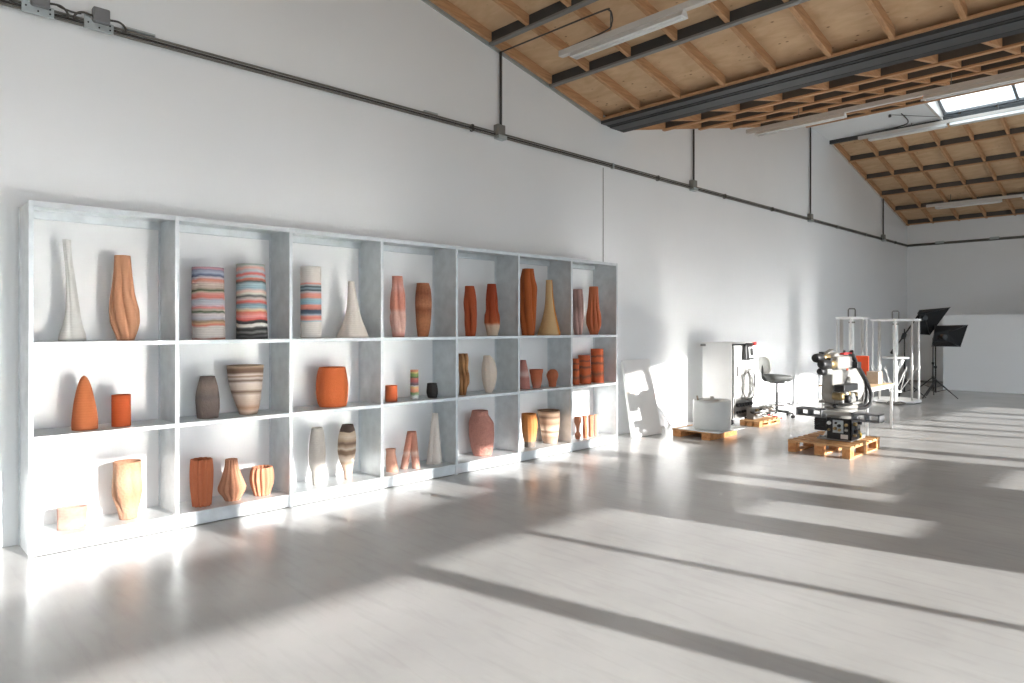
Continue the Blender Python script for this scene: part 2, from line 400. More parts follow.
# ------------------------------------------------------------------ strip lights
def strip_light(y, zb, x0, segs, x1, label, susp=None):
    """trunking from x0 to x1 with reflector segments hung under it; zb = underside of the reflectors"""
    t = thing('strip_light', (x0, y, zb), label, 'light', 'strip lights under the roof')
    m = MB(); m.box(x0, x1, y-0.035, y+0.035, zb+0.06, zb+0.125); m.box(x0-0.004, x0+0.05, y-0.028, y+0.028, zb+0.066, zb+0.119)
    m.build('trunking', 'lamptan', t, 0.005)
    for a, b in segs:
        m = MB()
        m.hexa([(a, y-0.062, zb), (b, y-0.062, zb), (b, y+0.062, zb), (a, y+0.062, zb), (a, y-0.03, zb+0.06), (b, y-0.03, zb+0.06), (b, y+0.03, zb+0.06), (a, y+0.03, zb+0.06)])
        r = m.build('reflector', 'lampwhite', t, 0.004)
        m = MB(); m.tube([(a+0.03, y, zb-0.004), (b-0.03, y, zb-0.004)], 0.016, 10); m.build('tube', 'lampwhite', r)
    if susp:
        for x in susp:
            m = MB(); m.tube([(x, y, zb+0.12), (x, y, zb+0.12+0.25)], 0.006, 6); m.build('hanger', 'conduit', t)
    return t
strip_light(5.6288, 4.4189, 0.6501, [(0.8326, 2.2119), (2.9625, 4.3823), (4.6866, 6.1065)], 8.5, 'white strip light under the plywood slope, between wall pipe and girder', [1.3397, 2.5568, 3.9767])
strip_light(10.497, 4.5933, 0.3864, [(0.5487, 1.928), (2.9422, 4.3823), (4.5852, 6.0051)], 8.5, 'pale strip light just below the slope beyond the steel girder', [1.2383, 3.2667])
strip_light(15.1116, 5.354, 0.5487, [(0.7515, 2.1511), (2.2018, 3.571), (3.6217, 4.9909), (5.0416, 6.4107)], 8.5, 'white strip light along the lower edge of the roof window', [1.5426, 2.9625])
strip_light(19.1684, 4.4108, 0.7718, [(0.9645, 2.3134), (2.7089, 4.0781), (4.4838, 5.9036)], 8.5, 'white strip light low on the far plywood slope above the far wall', [1.289, 2.861])
# rooflight cable and stay in front of the soffit
m = MB(); m.tube(spline([(0.5892, 15.071, 5.4909), (1.0355, 15.0406, 5.4959), (1.4412, 14.9595, 5.501), (1.5629, 14.8073, 5.5264), (1.5629, 14.4016, 5.5771)], 5), 0.012, 6)
tag(m.build('cable', 'conduit_dark'), 'thin dark cable bent across the white soffit to the strip light', 'cable')
m = MB(); m.tube([(1.36, 14.4016, 5.6024), (2.2525, 15.0609, 5.4959)], 0.005, 6); m.cyl((1.36, 14.4016, 5.6379), (1.36, 14.4016, 5.5568), 0.025, n=10)
tag(m.build('wire', 'conduit_dark'), 'thin taut wire on a small hook under the white soffit', 'wire')

# ------------------------------------------------------------------ wall pipes
ZC = 3.711
t = thing('conduit_run', (WX, 8, ZC), 'dark grey bundle of pipes running along the white left wall', 'pipe')
for k, (dz, dx, r) in enumerate(((0.020, 0.03, 0.010), (-0.002, 0.028, 0.0095), (-0.024, 0.03, 0.010))):
    MB().tube([(WX+dx, -1.0, ZC+dz), (WX+dx, YF-0.04, ZC+dz)], r, 8).build('pipe', 'conduit' if k != 1 else 'conduit_dark', t)
for y in [0.6, 4.95, 7.5, 8.6, 10.6, 12.4, 15.6, 17.4, 19.6]:
    MB().box(WX, WX+0.044, y-0.014, y+0.014, ZC-0.038, ZC+0.036).build('clip', 'bracket' if int(y*10) % 3 == 0 else 'conduit_dark', t)
t = thing('conduit_run', (4, YF, ZC), 'dark grey pipe running across the grey far wall', 'pipe')
for dz in (0.02, -0.012): MB().tube([(WX+0.03, YF-0.03, ZC+dz), (W, YF-0.03, ZC+dz)], 0.016, 8).build('pipe', 'conduit', t)
for x in (0.7, 1.9, 3.1): MB().box(x-0.1, x+0.1, YF-0.05, YF, ZC-0.005, ZC+0.06).build('clip', 'bracket', t)
# surface rails at the left end
MB_ = MB(); MB_.box(WX, WX+0.03, 1.475, 1.70, ZC+0.04, ZC+0.055)
tag(MB_.build('rail', 'bracket'), 'short pale metal rail on the pipes right of the junction boxes', 'rail')
MB_ = MB(); MB_.box(WX, WX+0.03, 4.295, 4.467, ZC+0.035, ZC+0.05)
tag(MB_.build('rail', 'bracket'), 'tiny pale metal rail on the pipes left of the tall wall pipe', 'rail')
def junction(yc, label):
    t = thing('junction_box', (WX, yc, ZC), label, 'junction box', 'junction boxes on the wall pipes')
    m = MB(); m.box(WX+0.046, WX+0.056, yc-0.095, yc+0.095, ZC-0.045, ZC+0.03); m.box(WX+0.046, WX+0.056, yc-0.095, yc-0.055, ZC+0.03, ZC+0.055); m.box(WX, WX+0.05, yc-0.09, yc-0.07, ZC-0.03, ZC+0.03); m.box(WX, WX+0.05, yc+0.07, yc+0.09, ZC-0.03, ZC+0.03)
    m.build('bracket', 'bracket', t, 0.003)
    for dy, dz in ((-0.07, 0.0), (0.0, -0.02), (0.07, -0.02), (0.07, 0.012)):
        MB().cyl((WX+0.054, yc+dy, ZC+dz), (WX+0.062, yc+dy, ZC+dz), 0.006, n=8).build('bolt', 'steel_black', t)
    m = MB(); m.box(WX+0.03, WX+0.095, yc-0.045, yc+0.065, ZC+0.008, ZC+0.118); b = m.build('box', 'boxgrey', t, 0.012)
    m = MB(); m.box(WX+0.093, WX+0.10, yc-0.038, yc+0.058, ZC+0.015, ZC+0.111); m.build('lid', 'boxgrey', b, 0.004)
    for s in (-1, 1):
        y0 = yc+(0.065 if s > 0 else -0.045)
        MB().tube(spline([(WX+0.07, y0, ZC+0.05), (WX+0.07, y0+s*0.06, ZC+0.055), (WX+0.06, y0+s*0.10, ZC+0.035), (WX+0.05, y0+s*0.11, ZC+0.0), (WX+0.045, y0+s*0.05, ZC-0.01)], 6), 0.008, 8).build('cable', 'conduit_dark', t)
junction(0.94, 'grey junction box on white bracket, cut by the photo\'s top edge')
junction(1.312, 'whole grey junction box on white bracket with looping cables')
m = MB(); m.tube(spline([(WX+0.05, 1.055, ZC+0.06), (WX+0.045, 1.10, ZC+0.05), (WX+0.045, 1.16, ZC+0.045), (WX+0.05, 1.2, ZC+0.05)], 6), 0.007, 6)
tag(m.build('cable', 'conduit_dark'), 'short dark cable sagging between the two grey junction boxes', 'cable')
def drop(y, z1_, label, extra=None):
    t = thing('riser_pipe', (WX, y, ZC), label, 'pipe', 'vertical pipes on the left wall')
    MB().tube([(WX+0.03, y, ZC+0.05), (WX+0.03, y, z1_)], 0.016, 8).build('pipe', 'conduit_dark', t)
    MB().box(WX, WX+0.08, y-0.09, y+0.03, ZC-0.02, ZC+0.11).build('coupling_box', 'conduit', t, 0.01)
    MB().box(WX, WX+0.085, y-0.08, y+0.05, ZC-0.055, ZC-0.01).build('bracket', 'bracket', t, 0.003)
    if extra: extra(t)
def first_drop(t):
    pts = [(-0.05, 5.383, 4.65), (-0.04, 5.39, 4.672), (0.02, 5.40, 4.68), (0.7, 5.41, 4.68), (1.40, 5.425, 4.68), (1.455, 5.45, 4.675), (1.45, 5.50, 4.66), (1.40, 5.57, 4.60), (1.28, 5.60, 4.56), (0.66, 5.625, 4.548)]
    MB().tube(spline(pts, 6), 0.009, 8).build('ceiling_run', 'conduit_dark', t)
drop(5.3824, 4.6744, 'vertical dark pipe nearest the shelving, bending along the plywood to a light', first_drop)
drop(9.5953, z2(9.5953), 'vertical dark pipe on the wall just beyond the steel girder')
drop(14.14, 5.5974, 'vertical dark pipe up the wall to the white soffit corner')
drop(18.6339, z3(18.6339), 'vertical dark pipe closest to the far corner of the left wall')

# ------------------------------------------------------------------ shelving
SY = [0.845+0.8935*k for k in range(8)]
SD, ZTOP = 0.32, 2.322
SB = -0.065
Z_LOW, Z_MID, Z_UP = 0.108, 0.785, 1.402
sh = thing('shelving_unit', (0, SY[3], 0), 'long light grey metal shelving of seven bays full of vases against the white wall', 'shelving')
TH = 0.014
for k, y in enumerate(SY):
    m = MB(); m.box(SB, SD-0.004, y-0.006, y+0.006, 0.0, ZTOP-0.004); m.box(SD-0.022, SD, y-TH, y+TH, 0.0, ZTOP); m.box(SB, SB+0.016, y-TH, y+TH, 0, ZTOP)
    m.box(SD-0.06, SD+0.004, y-0.006, y+0.006, 0, 0.012)
    m.build('upright', 'galv', sh, 0.002)
for k in range(7):
    a, b = SY[k]+0.006, SY[k+1]-0.006
    m = MB(); m.box(SB-0.008, SB, a, b, 0.02, ZTOP-0.01); m.build('back_panel', 'shelfwhite', sh)
    m = MB(); m.box(SB, SD-0.006, a, b, ZTOP-0.012, ZTOP); m.box(SD-0.012, SD-0.002, a+0.008, b-0.008, ZTOP-0.036, ZTOP); m.box(SB, SB+0.03, a, b, ZTOP-0.07, ZTOP-0.012)
    m.build('top_panel', 'galv', sh, 0.002)
    for z in (Z_MID, Z_UP):
        m = MB(); m.box(SB, SD-0.006, a, b, z-0.012, z); m.box(SD-0.012, SD-0.002, a+0.008, b-0.008, z-0.030, z); m.box(SB, SB+0.01, a, b, z-0.03, z)
        m.build('shelf', 'galv', sh, 0.002)
    m = MB(); m.box(SB, SD-0.006, a, b, Z_LOW-0.012, Z_LOW); m.box(SD-0.012, SD-0.002, a+0.008, b-0.008, Z_LOW-0.02, Z_LOW); m.build('shelf', 'galv', sh, 0.002)
    m = MB(); m.box(SD-0.02, SD-0.008, a+0.006, b-0.006, 0.006, Z_LOW-0.022); m.build('plinth', 'galv', sh, 0.002)

# ------------------------------------------------------------------ vases
VG = 'printed vases on the shelving'
def interp(rows, n):
    """smooth resample of [(z, off, r)] to n+1 samples along z"""
    K = len(rows); out = []
    for i in range(n+1):
        z = rows[0][0]+(rows[-1][0]-rows[0][0])*i/n
        k = 0
        while k < K-2 and z > rows[k+1][0]: k += 1
        z0_, z1_ = rows[k][0], rows[k+1][0]; t = (z-z0_)/(z1_-z0_) if z1_ != z0_ else 0
        res = [z]
        for c in (1, 2):
            p0, p1 = rows[k][c], rows[k+1][c]
            h = z1_-z0_
            def slope(j):
                if j == 0: return (rows[1][c]-rows[0][c])/(rows[1][0]-rows[0][0])
                if j == K-1: return (rows[-1][c]-rows[-2][c])/(rows[-1][0]-rows[-2][0])
                a = (rows[j][c]-rows[j-1][c])/(rows[j][0]-rows[j-1][0]); b = (rows[j+1][c]-rows[j][c])/(rows[j+1][0]-rows[j][0])
                return 0 if a*b <= 0 else 2*a*b/(a+b)
            m0, m1 = slope(k)*h, slope(k+1)*h
            res.append((2*t**3-3*t*t+1)*p0+(t**3-2*t*t+t)*m0+(-2*t**3+3*t*t)*p1+(t**3-t*t)*m1)
        out.append(tuple(res))
    return out
def place_vase(crop, rows, zs, xp):
    """outline rows measured on the photograph -> true position on its shelf, height and half-widths in metres"""
    x0, y0, s = crop
    pr = [(y0+r[0]/s, x0+r[1]/s, x0+r[2]/s) for r in rows]
    ub = (pr[-1][1]+pr[-1][2])/2
    rmax = 0; xp -= 0.03
    for it in range(2):
        b = on_x(ub, 300, xp); d = depth(b.x, b.y); ct = math.cos(math.atan((ub-UC)/FPX)); k = d/FPX*ct
        rmax = max((r-l)/2*k for v, l, r in pr)
        xp = min(max(xp, SB+rmax+0.02), max(0.30-rmax, SB+rmax+0.02))
    raw = []
    for v, l, r in reversed(pr):
        raw.append([CZ-(v-HV)*d/FPX, ((l+r)/2-ub)*k, (r-l)/2*k])
    zb, zt = raw[0][0], raw[-1][0]
    for q in raw: q[0] = (q[0]-zb)*(zt-zs)/(zt-zb)
    dx, dy = b.x-CX, b.y-CY; L = math.hypot(dx, dy); dx, dy = dx/L, dy/L
    return Vector((b.x, b.y, zs)), raw, Vector((-dy*-1, -dx, 0)) if False else Vector((dy, -dx, 0))
def vase(name, label, crop, rows, zs, m, xp=0.16, mod=None, nr=30, n=48, rim=0.90, deep=0.45, flat=None, closed=False):
    base, prof, side = place_vase(crop, rows, zs, xp)
    P = interp([tuple(q) for q in prof], nr)
    vd = Vector((-side.y, side.x, 0))
    th0 = math.atan2(side.y, side.x)
    def ring(z, off, r, t):
        pts = []
        for j in range(n):
            th = 2*PI*j/n
            k = mod(th, t) if mod else 1.0
            rr = r*k; fy = flat if flat else 1.0
            pts.append(side*(off+rr*cos(th))+vd*(rr*fy*sin(th))+Vector((0, 0, z)))
        return pts
    H = P[-1][0]; R = []
    for z, off, r in P: R.append(ring(z, off, r, z/H))
    if not closed:
        z, off, r = P[-1]
        R.append(ring(z, off, r*rim, 1.0))
        for q in range(nr-1, int(nr*(1-deep)), -2):
            z, off, r = P[q]; R.append(ring(z, off, max(r*rim-0.002, 0.004), z/H))
    o = MB().rings(R).build(name, m)
    o.location = base
    return tag(o, label, 'vase', VG)
def flutes(n, a, tw=0.0, sharp=1.0, ph=0.0):
    def f(th, t):
        c = 0.5+0.5*cos(n*th+tw*t+ph)
        return 1-a*(1-c**sharp)
    return f
def lobes(n, a, tw, env=lambda t: 1.0, ph=0.0):
    return lambda th, t: 1-a*env(t)*(0.5-0.5*cos(n*th+tw*t+ph))
def folds(n, a, tw, env=lambda t: 1.0, ph=0.0, p=2.0):
    # n narrow creases wandering around the body, rounded bulges between them
    def f(th, t):
        c = abs(sin(0.5*(n*th+tw*t+ph+0.5*sin(4*t))))
        return 1-a*env(t)*(1-c)**p
    return f
def S(c): return [(0, c), (1, c)]
ORANGE, TERRA, TAN, PINK, BEIGE, CREAM = (212, 92, 40), (190, 92, 48), (214, 142, 92), (206, 144, 124), (206, 188, 172), (226, 220, 210)
CA = (20, 220, 5.257)
vase('vase', 'tall slender off-white vase with flared foot, first in the top-left compartment', CA,
     [(105, 222, 268), (160, 228, 271), (200, 232, 275), (300, 240, 290), (400, 240, 305), (480, 236, 318), (550, 222, 332), (600, 202, 350), (632, 195, 355)], Z_UP,
     clay('off-white clay', S((212, 210, 204)), rough=0.7), 0.17, folds(4, 0.28, 3.0, lambda t: 0.5+0.5*t, 0.3), n=80)
vase('vase', 'tan orange vase with swirling folds, right of the slender white vase', CA,
     [(188, 495, 582), (250, 493, 588), (320, 486, 596), (380, 477, 604), (430, 470, 616), (480, 468, 629), (530, 472, 632), (570, 484, 625), (600, 498, 615), (632, 508, 603)], Z_UP,
     clay('tan orange clay', S((200, 140, 102)), rough=0.75), 0.17, folds(6, 0.42, 5.0, lambda t: 0.25+0.75*sin(PI*min(1, t*1.1)), 0.6, 1.6), n=120, nr=44)
CB = (180, 250, 6.83)
st3 = [(0, (206, 112, 84)), (0.03, (216, 208, 202)), (0.17, (216, 206, 198)), (0.2, (224, 120, 100)), (0.225, (216, 170, 130)), (0.25, (156, 132, 98)), (0.29, (188, 186, 196)), (0.35, (210, 196, 194)), (0.375, (70, 98, 62)), (0.4, (186, 176, 160)),
       (0.43, (228, 132, 128)), (0.47, (200, 196, 204)), (0.53, (172, 180, 194)), (0.57, (230, 126, 108)), (0.62, (226, 150, 140)), (0.645, (196, 178, 150)), (0.665, (66, 92, 60)), (0.70, (198, 178, 160)), (0.76, (214, 190, 178)), (0.81, (228, 136, 112)), (0.845, (204, 196, 200)), (0.87, (84, 94, 124)), (0.91, (176, 186, 208)), (0.945, (150, 150, 170)), (0.97, (214, 150, 160)), (1.0, (120, 126, 140))]
vase('vase', 'cylinder vase with pink and green wavy stripes above a plain white base', CB, [(122, 80, 301), (350, 79, 306), (604, 82, 312)], Z_UP, clay('striped clay pastel', st3, 0.09, bump=0.35, wscale=1.6), 0.16, rim=0.94)
st4 = [(0, (40, 42, 42)), (0.03, (90, 92, 92)), (0.06, (34, 36, 36)), (0.09, (120, 122, 120)), (0.12, (40, 42, 42)), (0.15, (90, 90, 88)), (0.17, (222, 220, 212)), (0.195, (226, 220, 208)), (0.21, (60, 62, 62)), (0.24, (70, 70, 68)), (0.255, (236, 92, 84)), (0.3, (240, 158, 150)), (0.35, (232, 120, 96)), (0.38, (226, 204, 160)), (0.41, (150, 176, 190)), (0.45, (120, 156, 170)), (0.48, (234, 96, 84)), (0.52, (206, 190, 180)), (0.555, (80, 86, 84)), (0.585, (216, 214, 196)), (0.62, (232, 190, 176)), (0.66, (150, 184, 196)), (0.72, (166, 194, 200)), (0.75, (80, 92, 92)), (0.785, (224, 120, 96)), (0.81, (176, 200, 204)), (0.85, (232, 96, 84)), (0.885, (170, 192, 198)), (0.93, (232, 168, 156)), (0.97, (176, 196, 190)), (1.0, (206, 196, 170))]
vase('vase', 'cylinder vase with red, blue and yellow stripes above a black base', CB, [(100, 384, 580), (300, 384, 591), (602, 384, 602)], Z_UP, clay('striped clay bright', st4, 0.10, bump=0.35, wscale=1.5), 0.16, rim=0.94)
CC = (290, 250, 6.83)
st5 = [(0, (222, 214, 206)), (0.22, (222, 214, 206)), (0.235, (150, 190, 204)), (0.255, (236, 160, 144)), (0.28, (232, 128, 108)), (0.305, (236, 150, 136)), (0.325, (160, 180, 190)), (0.345, (80, 98, 116)), (0.385, (64, 82, 100)), (0.41, (226, 130, 112)), (0.455, (236, 146, 128)), (0.475, (140, 182, 196)), (0.54, (150, 190, 202)), (0.56, (236, 146, 124)), (0.61, (236, 152, 136)), (0.64, (196, 196, 196)), (0.66, (60, 72, 80)), (0.69, (150, 170, 176)), (0.71, (54, 68, 76)), (0.735, (180, 186, 186)), (0.755, (234, 134, 120)), (0.775, (222, 210, 202)), (1, (222, 216, 208))]
vase('vase', 'off-white cylinder vase with a band of coral, blue and grey stripes', CC, [(115, 70, 212), (350, 71, 215), (597, 72, 216)], Z_UP, clay('striped clay white', st5, 0.035, bump=0.25, wscale=1.6), 0.15, rim=0.93)
vase('vase', 'pale cream flask with wide conical base and narrow neck, beside the white striped cylinder', CC, [(215, 396, 440), (300, 393, 452), (400, 385, 472), (480, 365, 495), (550, 335, 524), (597, 312, 540)], Z_UP, clay('cream clay', S((222, 212, 200))), 0.18)
CD = (380, 265, 8.5375)
vase('vase', 'pink knobbly vase with dark dent and paler lower half', CD, [(95, 102, 192), (180, 100, 202), (230, 92, 213), (300, 85, 219), (360, 84, 220), (400, 90, 221), (440, 83, 229), (500, 88, 226), (560, 101, 216), (612, 105, 209)], Z_UP,
     clay('pink clay', [(0, (196, 128, 110)), (0.1, (216, 168, 152)), (0.4, (214, 166, 150)), (0.46, (206, 130, 106)), (0.7, (206, 132, 112)), (0.8, (212, 150, 134)), (1, (200, 122, 100))], 0.1, rough=0.75), 0.16, folds(5, 0.36, 4.0, lambda t: sin(PI*t), -1.2, 1.4), n=96)
vase('vase', 'brown barrel vase with basket-weave surface, right of the pink knobbly vase', CD, [(155, 312, 420), (220, 305, 436), (320, 299, 443), (420, 303, 440), (500, 308, 433), (560, 315, 424), (612, 321, 412)], Z_UP,
     clay('brown woven clay', [(0, (186, 116, 74)), (0.3, (196, 124, 80)), (0.5, (152, 86, 52)), (0.6, (192, 122, 82)), (0.8, (146, 84, 54)), (1, (176, 108, 70))], 0.06, bump=0.6, weave=70, speck=0.3), 0.16, flutes(16, 0.06, 3.0))
CE = (455, 265, 8.54)
vase('vase', 'rust orange vase with deep vertical slot, first in the fifth top compartment', CE, [(180, 85, 163), (250, 80, 178), (330, 70, 188), (420, 77, 191), (500, 76, 190), (560, 82, 186), (605, 88, 175)], Z_UP, clay('rust clay', S((186, 80, 38))), 0.17, folds(4, 0.55, 1.6, lambda t: sin(PI*min(1, t*1.25)), 0.0, 1.4), n=96)
vase('vase', 'rust vase with pale cream lower third', CE, [(162, 276, 350), (230, 268, 358), (300, 263, 365), (380, 263, 369), (440, 250, 383), (490, 249, 385), (540, 262, 380), (605, 275, 365)], Z_UP,
     clay('rust and cream clay', [(0, (214, 190, 164)), (0.2, (214, 184, 156)), (0.25, (190, 92, 48)), (0.29, (186, 84, 42)), (0.5, (172, 68, 30)), (1, (164, 62, 28))], 0.04, 'LINEAR'), 0.17, folds(4, 0.3, 2.5, lambda t: sin(PI*t), 1.0, 1.5), n=96)
CF = (515, 255, 7.59)
vase('vase', 'tallest deep orange twisted vase, in the sixth top compartment', CF, [(105, 55, 143), (180, 38, 153), (250, 30, 169), (330, 36, 166), (450, 34, 161), (530, 40, 158), (611, 50, 151)], Z_UP, clay('deep orange clay', S((190, 92, 36))), 0.16, folds(4, 0.42, 4.6, lambda t: 0.4+0.6*sin(PI*t), 0.5, 1.2), n=96)
def bicol():  # split by angle: partly clay colour, partly side shade put into the colour
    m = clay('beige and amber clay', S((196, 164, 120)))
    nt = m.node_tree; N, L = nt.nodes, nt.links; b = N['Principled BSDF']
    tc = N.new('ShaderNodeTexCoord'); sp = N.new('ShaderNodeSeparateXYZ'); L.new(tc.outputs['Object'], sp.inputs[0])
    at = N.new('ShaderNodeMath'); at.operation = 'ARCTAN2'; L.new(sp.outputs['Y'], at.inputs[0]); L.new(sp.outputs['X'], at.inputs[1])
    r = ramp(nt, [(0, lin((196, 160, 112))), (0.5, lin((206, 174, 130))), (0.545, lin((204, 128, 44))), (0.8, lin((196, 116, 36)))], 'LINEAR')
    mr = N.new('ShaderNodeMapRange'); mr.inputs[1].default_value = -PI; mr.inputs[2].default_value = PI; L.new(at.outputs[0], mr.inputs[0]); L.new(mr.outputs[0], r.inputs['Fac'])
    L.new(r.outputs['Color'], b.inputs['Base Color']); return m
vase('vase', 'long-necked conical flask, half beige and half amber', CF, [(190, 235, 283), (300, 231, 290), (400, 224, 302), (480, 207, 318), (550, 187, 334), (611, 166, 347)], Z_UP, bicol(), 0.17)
vase('vase', 'greyish pink slim wavy vase, first in the seventh top compartment', CF, [(260, 438, 512), (350, 436, 520), (450, 439, 522), (540, 441, 520), (608, 450, 510)], Z_UP, clay('grey pink clay', [(0, (190, 150, 140)), (0.4, (196, 154, 146)), (0.6, (160, 124, 116)), (1, (184, 142, 132))], 0.15), 0.15, folds(5, 0.3, 4, lambda t: 1, 0.0, 1.5), n=96)
vase('vase', 'terracotta bulb vase with carved leaf ridges, in the seventh top compartment', CF, [(240, 563, 631), (320, 557, 635), (400, 550, 641), (460, 540, 654), (520, 539, 657), (560, 552, 648), (608, 568, 630)], Z_UP, clay('terracotta ridge clay', S((196, 104, 62))), 0.17, folds(8, 0.36, 1.4, lambda t: sin(PI*min(1, t*1.15)), 0.4, 1.5), n=128)
# ---- middle shelf
CG = (60, 365, 9.11)
cone = [(97, 212, 228), (103, 203, 238), (112, 194, 246), (150, 174, 267), (220, 151, 291), (300, 134, 309), (400, 118, 330), (500, 107, 345), (560, 103, 350), (625, 105, 349)]
vase('vase', 'closed orange vase shaped like a pointed cone', CG, cone, Z_MID, clay('orange cone clay', S((206, 110, 58))), 0.19, closed=True)
vase('vase', 'small bright orange cylinder beside the pointed cone', CG, [(270, 468, 646), (430, 468, 647), (595, 468, 649)], Z_MID, clay('bright orange clay', S((206, 84, 32))), 0.19)
CH = (180, 355, 9.11)
vase('vase', 'dark grey-brown vase with fine diamond texture', CH, [(192, 182, 318), (250, 168, 336), (330, 150, 352), (420, 140, 362), (500, 145, 363), (560, 150, 358), (607, 156, 352)], Z_MID, clay('grey brown clay', [(0, (112, 96, 88)), (0.4, (130, 112, 104)), (0.5, (118, 104, 98)), (0.75, (146, 126, 114)), (1, (110, 94, 86))], 0.06, bump=0.7, weave=90), 0.17)
vase('vase', 'large tapering vase banded in brown and beige marbling', CH, [(92, 425, 765), (150, 429, 762), (230, 438, 756), (310, 455, 748), (400, 480, 739), (480, 508, 729), (530, 527, 718), (572, 541, 705)], Z_MID,
     clay('marbled clay', [(0, (150, 128, 110)), (0.08, (196, 170, 148)), (0.15, (170, 134, 106)), (0.22, (190, 166, 146)), (0.4, (206, 188, 172)), (0.47, (126, 100, 80)), (0.52, (206, 188, 170)), (0.64, (214, 200, 188)), (0.69, (110, 86, 70)), (0.74, (206, 190, 176)), (0.78, (140, 112, 92)), (0.81, (212, 194, 176)), (0.86, (110, 84, 66)), (0.93, (120, 92, 72)), (1, (206, 178, 150))], 0.07, wscale=1.4), 0.16, rim=0.95)
CI = (300, 355, 9.11)
vase('vase', 'plump bright orange pot alone in its middle compartment', CI, [(110, 172, 415), (150, 160, 423), (200, 151, 431), (300, 145, 441), (400, 150, 439), (460, 160, 432), (497, 176, 424)], Z_MID, clay('orange pot clay', S((214, 100, 44)), bump=0.5, weave=110), 0.16, flutes(30, 0.025, 1.5))
CJ = (380, 360, 12.8)
vase('vase', 'small dark orange cylinder cup left of the multicoloured tube', CJ, [(325, 68, 221), (440, 67, 223), (562, 66, 224)], Z_MID, clay('dark orange clay', [(0, (150, 72, 44)), (0.2, (200, 90, 44)), (1, (206, 92, 44))], 0.08), 0.21)
st7 = [(0, (90, 96, 84)), (0.05, (190, 190, 190)), (0.12, (176, 186, 184)), (0.18, (110, 140, 96)), (0.23, (100, 132, 84)), (0.27, (224, 130, 96)), (0.35, (224, 150, 120)), (0.42, (216, 176, 110)), (0.46, (196, 190, 190)), (0.49, (90, 82, 88)), (0.55, (130, 100, 110)), (0.6, (176, 90, 92)), (0.7, (206, 110, 96)), (0.74, (70, 100, 70)), (0.79, (120, 150, 70)), (0.86, (130, 150, 90)), (0.9, (216, 200, 120)), (0.96, (224, 130, 100)), (1, (200, 140, 110))]
vase('vase', 'narrow multicoloured tube striped in green, red and peach', CJ, [(125, 388, 491), (300, 388, 494), (530, 388, 499)], Z_MID, clay('striped tube clay', st7, 0.07), 0.19, rim=0.85)
vase('vase', 'small black cup with faceted sides', CJ, [(295, 603, 727), (360, 598, 737), (430, 594, 742), (512, 612, 732)], Z_MID, clay('black clay', S((44, 40, 38)), rough=0.6), 0.2, flutes(12, 0.05))
CK = (455, 345, 12.41)
vase('vase', 'golden brown vase twisted like bark', CK, [(105, 43, 160), (200, 46, 176), (300, 46, 166), (400, 50, 180), (480, 48, 181), (560, 50, 154), (652, 50, 141)], Z_MID, clay('bark clay', [(0, (150, 96, 52)), (0.3, (190, 132, 80)), (0.5, (150, 98, 56)), (0.7, (196, 140, 86)), (1, (150, 100, 60))], 0.4), 0.2, folds(5, 0.5, 7.5, lambda t: 1, 0.4, 1.2), n=96)
vase('vase', 'pale beige oval vase right of the twisted bark vase', CK, [(130, 352, 438), (180, 344, 479), (260, 331, 508), (340, 326, 520), (420, 330, 520), (500, 342, 506), (560, 358, 489), (617, 379, 464)], Z_MID, clay('pale beige clay', S((214, 198, 182))), 0.18, flutes(9, 0.05))
CL = (515, 340, 10.24)
vase('vase', 'dusty pink cone vase with a paler band', CL, [(205, 48, 112), (300, 42, 130), (400, 36, 145), (532, 30, 155)], Z_MID, clay('dusty pink clay', [(0, (190, 122, 110)), (0.38, (190, 122, 108)), (0.48, (216, 176, 166)), (0.55, (212, 170, 160)), (0.66, (192, 130, 118)), (1, (178, 110, 96))], 0.05), 0.16)
vase('vase', 'terracotta flowerpot-shaped cup with a rim', CL, [(300, 146, 289), (338, 150, 286), (350, 154, 282), (420, 163, 278), (518, 183, 262)], Z_MID, clay('terracotta cup clay', [(0, (196, 130, 116)), (0.15, (190, 112, 84)), (0.6, (190, 100, 62)), (1, (184, 94, 58))], 0.1), 0.18, rim=0.93)
vase('vase', 'small terracotta goblet with rounded bulging top', CL, [(300, 362, 414), (330, 335, 437), (370, 322, 445), (410, 330, 437), (450, 341, 426), (507, 345, 420)], Z_MID, clay('goblet clay', S((186, 100, 62)), bump=0.5, weave=80), 0.2, flutes(10, 0.05))
st14 = [(0, (196, 84, 40)), (0.15, (200, 90, 46)), (0.27, (130, 84, 60)), (0.36, (204, 92, 44)), (0.5, (206, 96, 46)), (0.57, (110, 76, 58)), (0.63, (202, 92, 46)), (0.74, (204, 94, 46)), (0.79, (120, 78, 58)), (0.85, (200, 90, 44)), (1, (192, 84, 42))]
vase('vase', 'shortest rust cylinder with dark bands, against the compartment\'s left side', CL, [(190, 590, 657), (475, 590, 660)], Z_MID, clay('banded rust clay A', st14, 0.1), 0.2)
vase('vase', 'middle-height rust cylinder with dark bands, between its two companions', CL, [(155, 645, 770), (320, 650, 778), (472, 658, 782)], Z_MID, clay('banded rust clay B', st14, 0.16, wscale=2.6), 0.18)
vase('vase', 'tallest rust cylinder with dark bands, rightmost of the three', CL, [(90, 775, 905), (280, 778, 909), (462, 781, 912)], Z_MID, clay('banded rust clay C', st14, 0.13, wscale=3.2), 0.18)
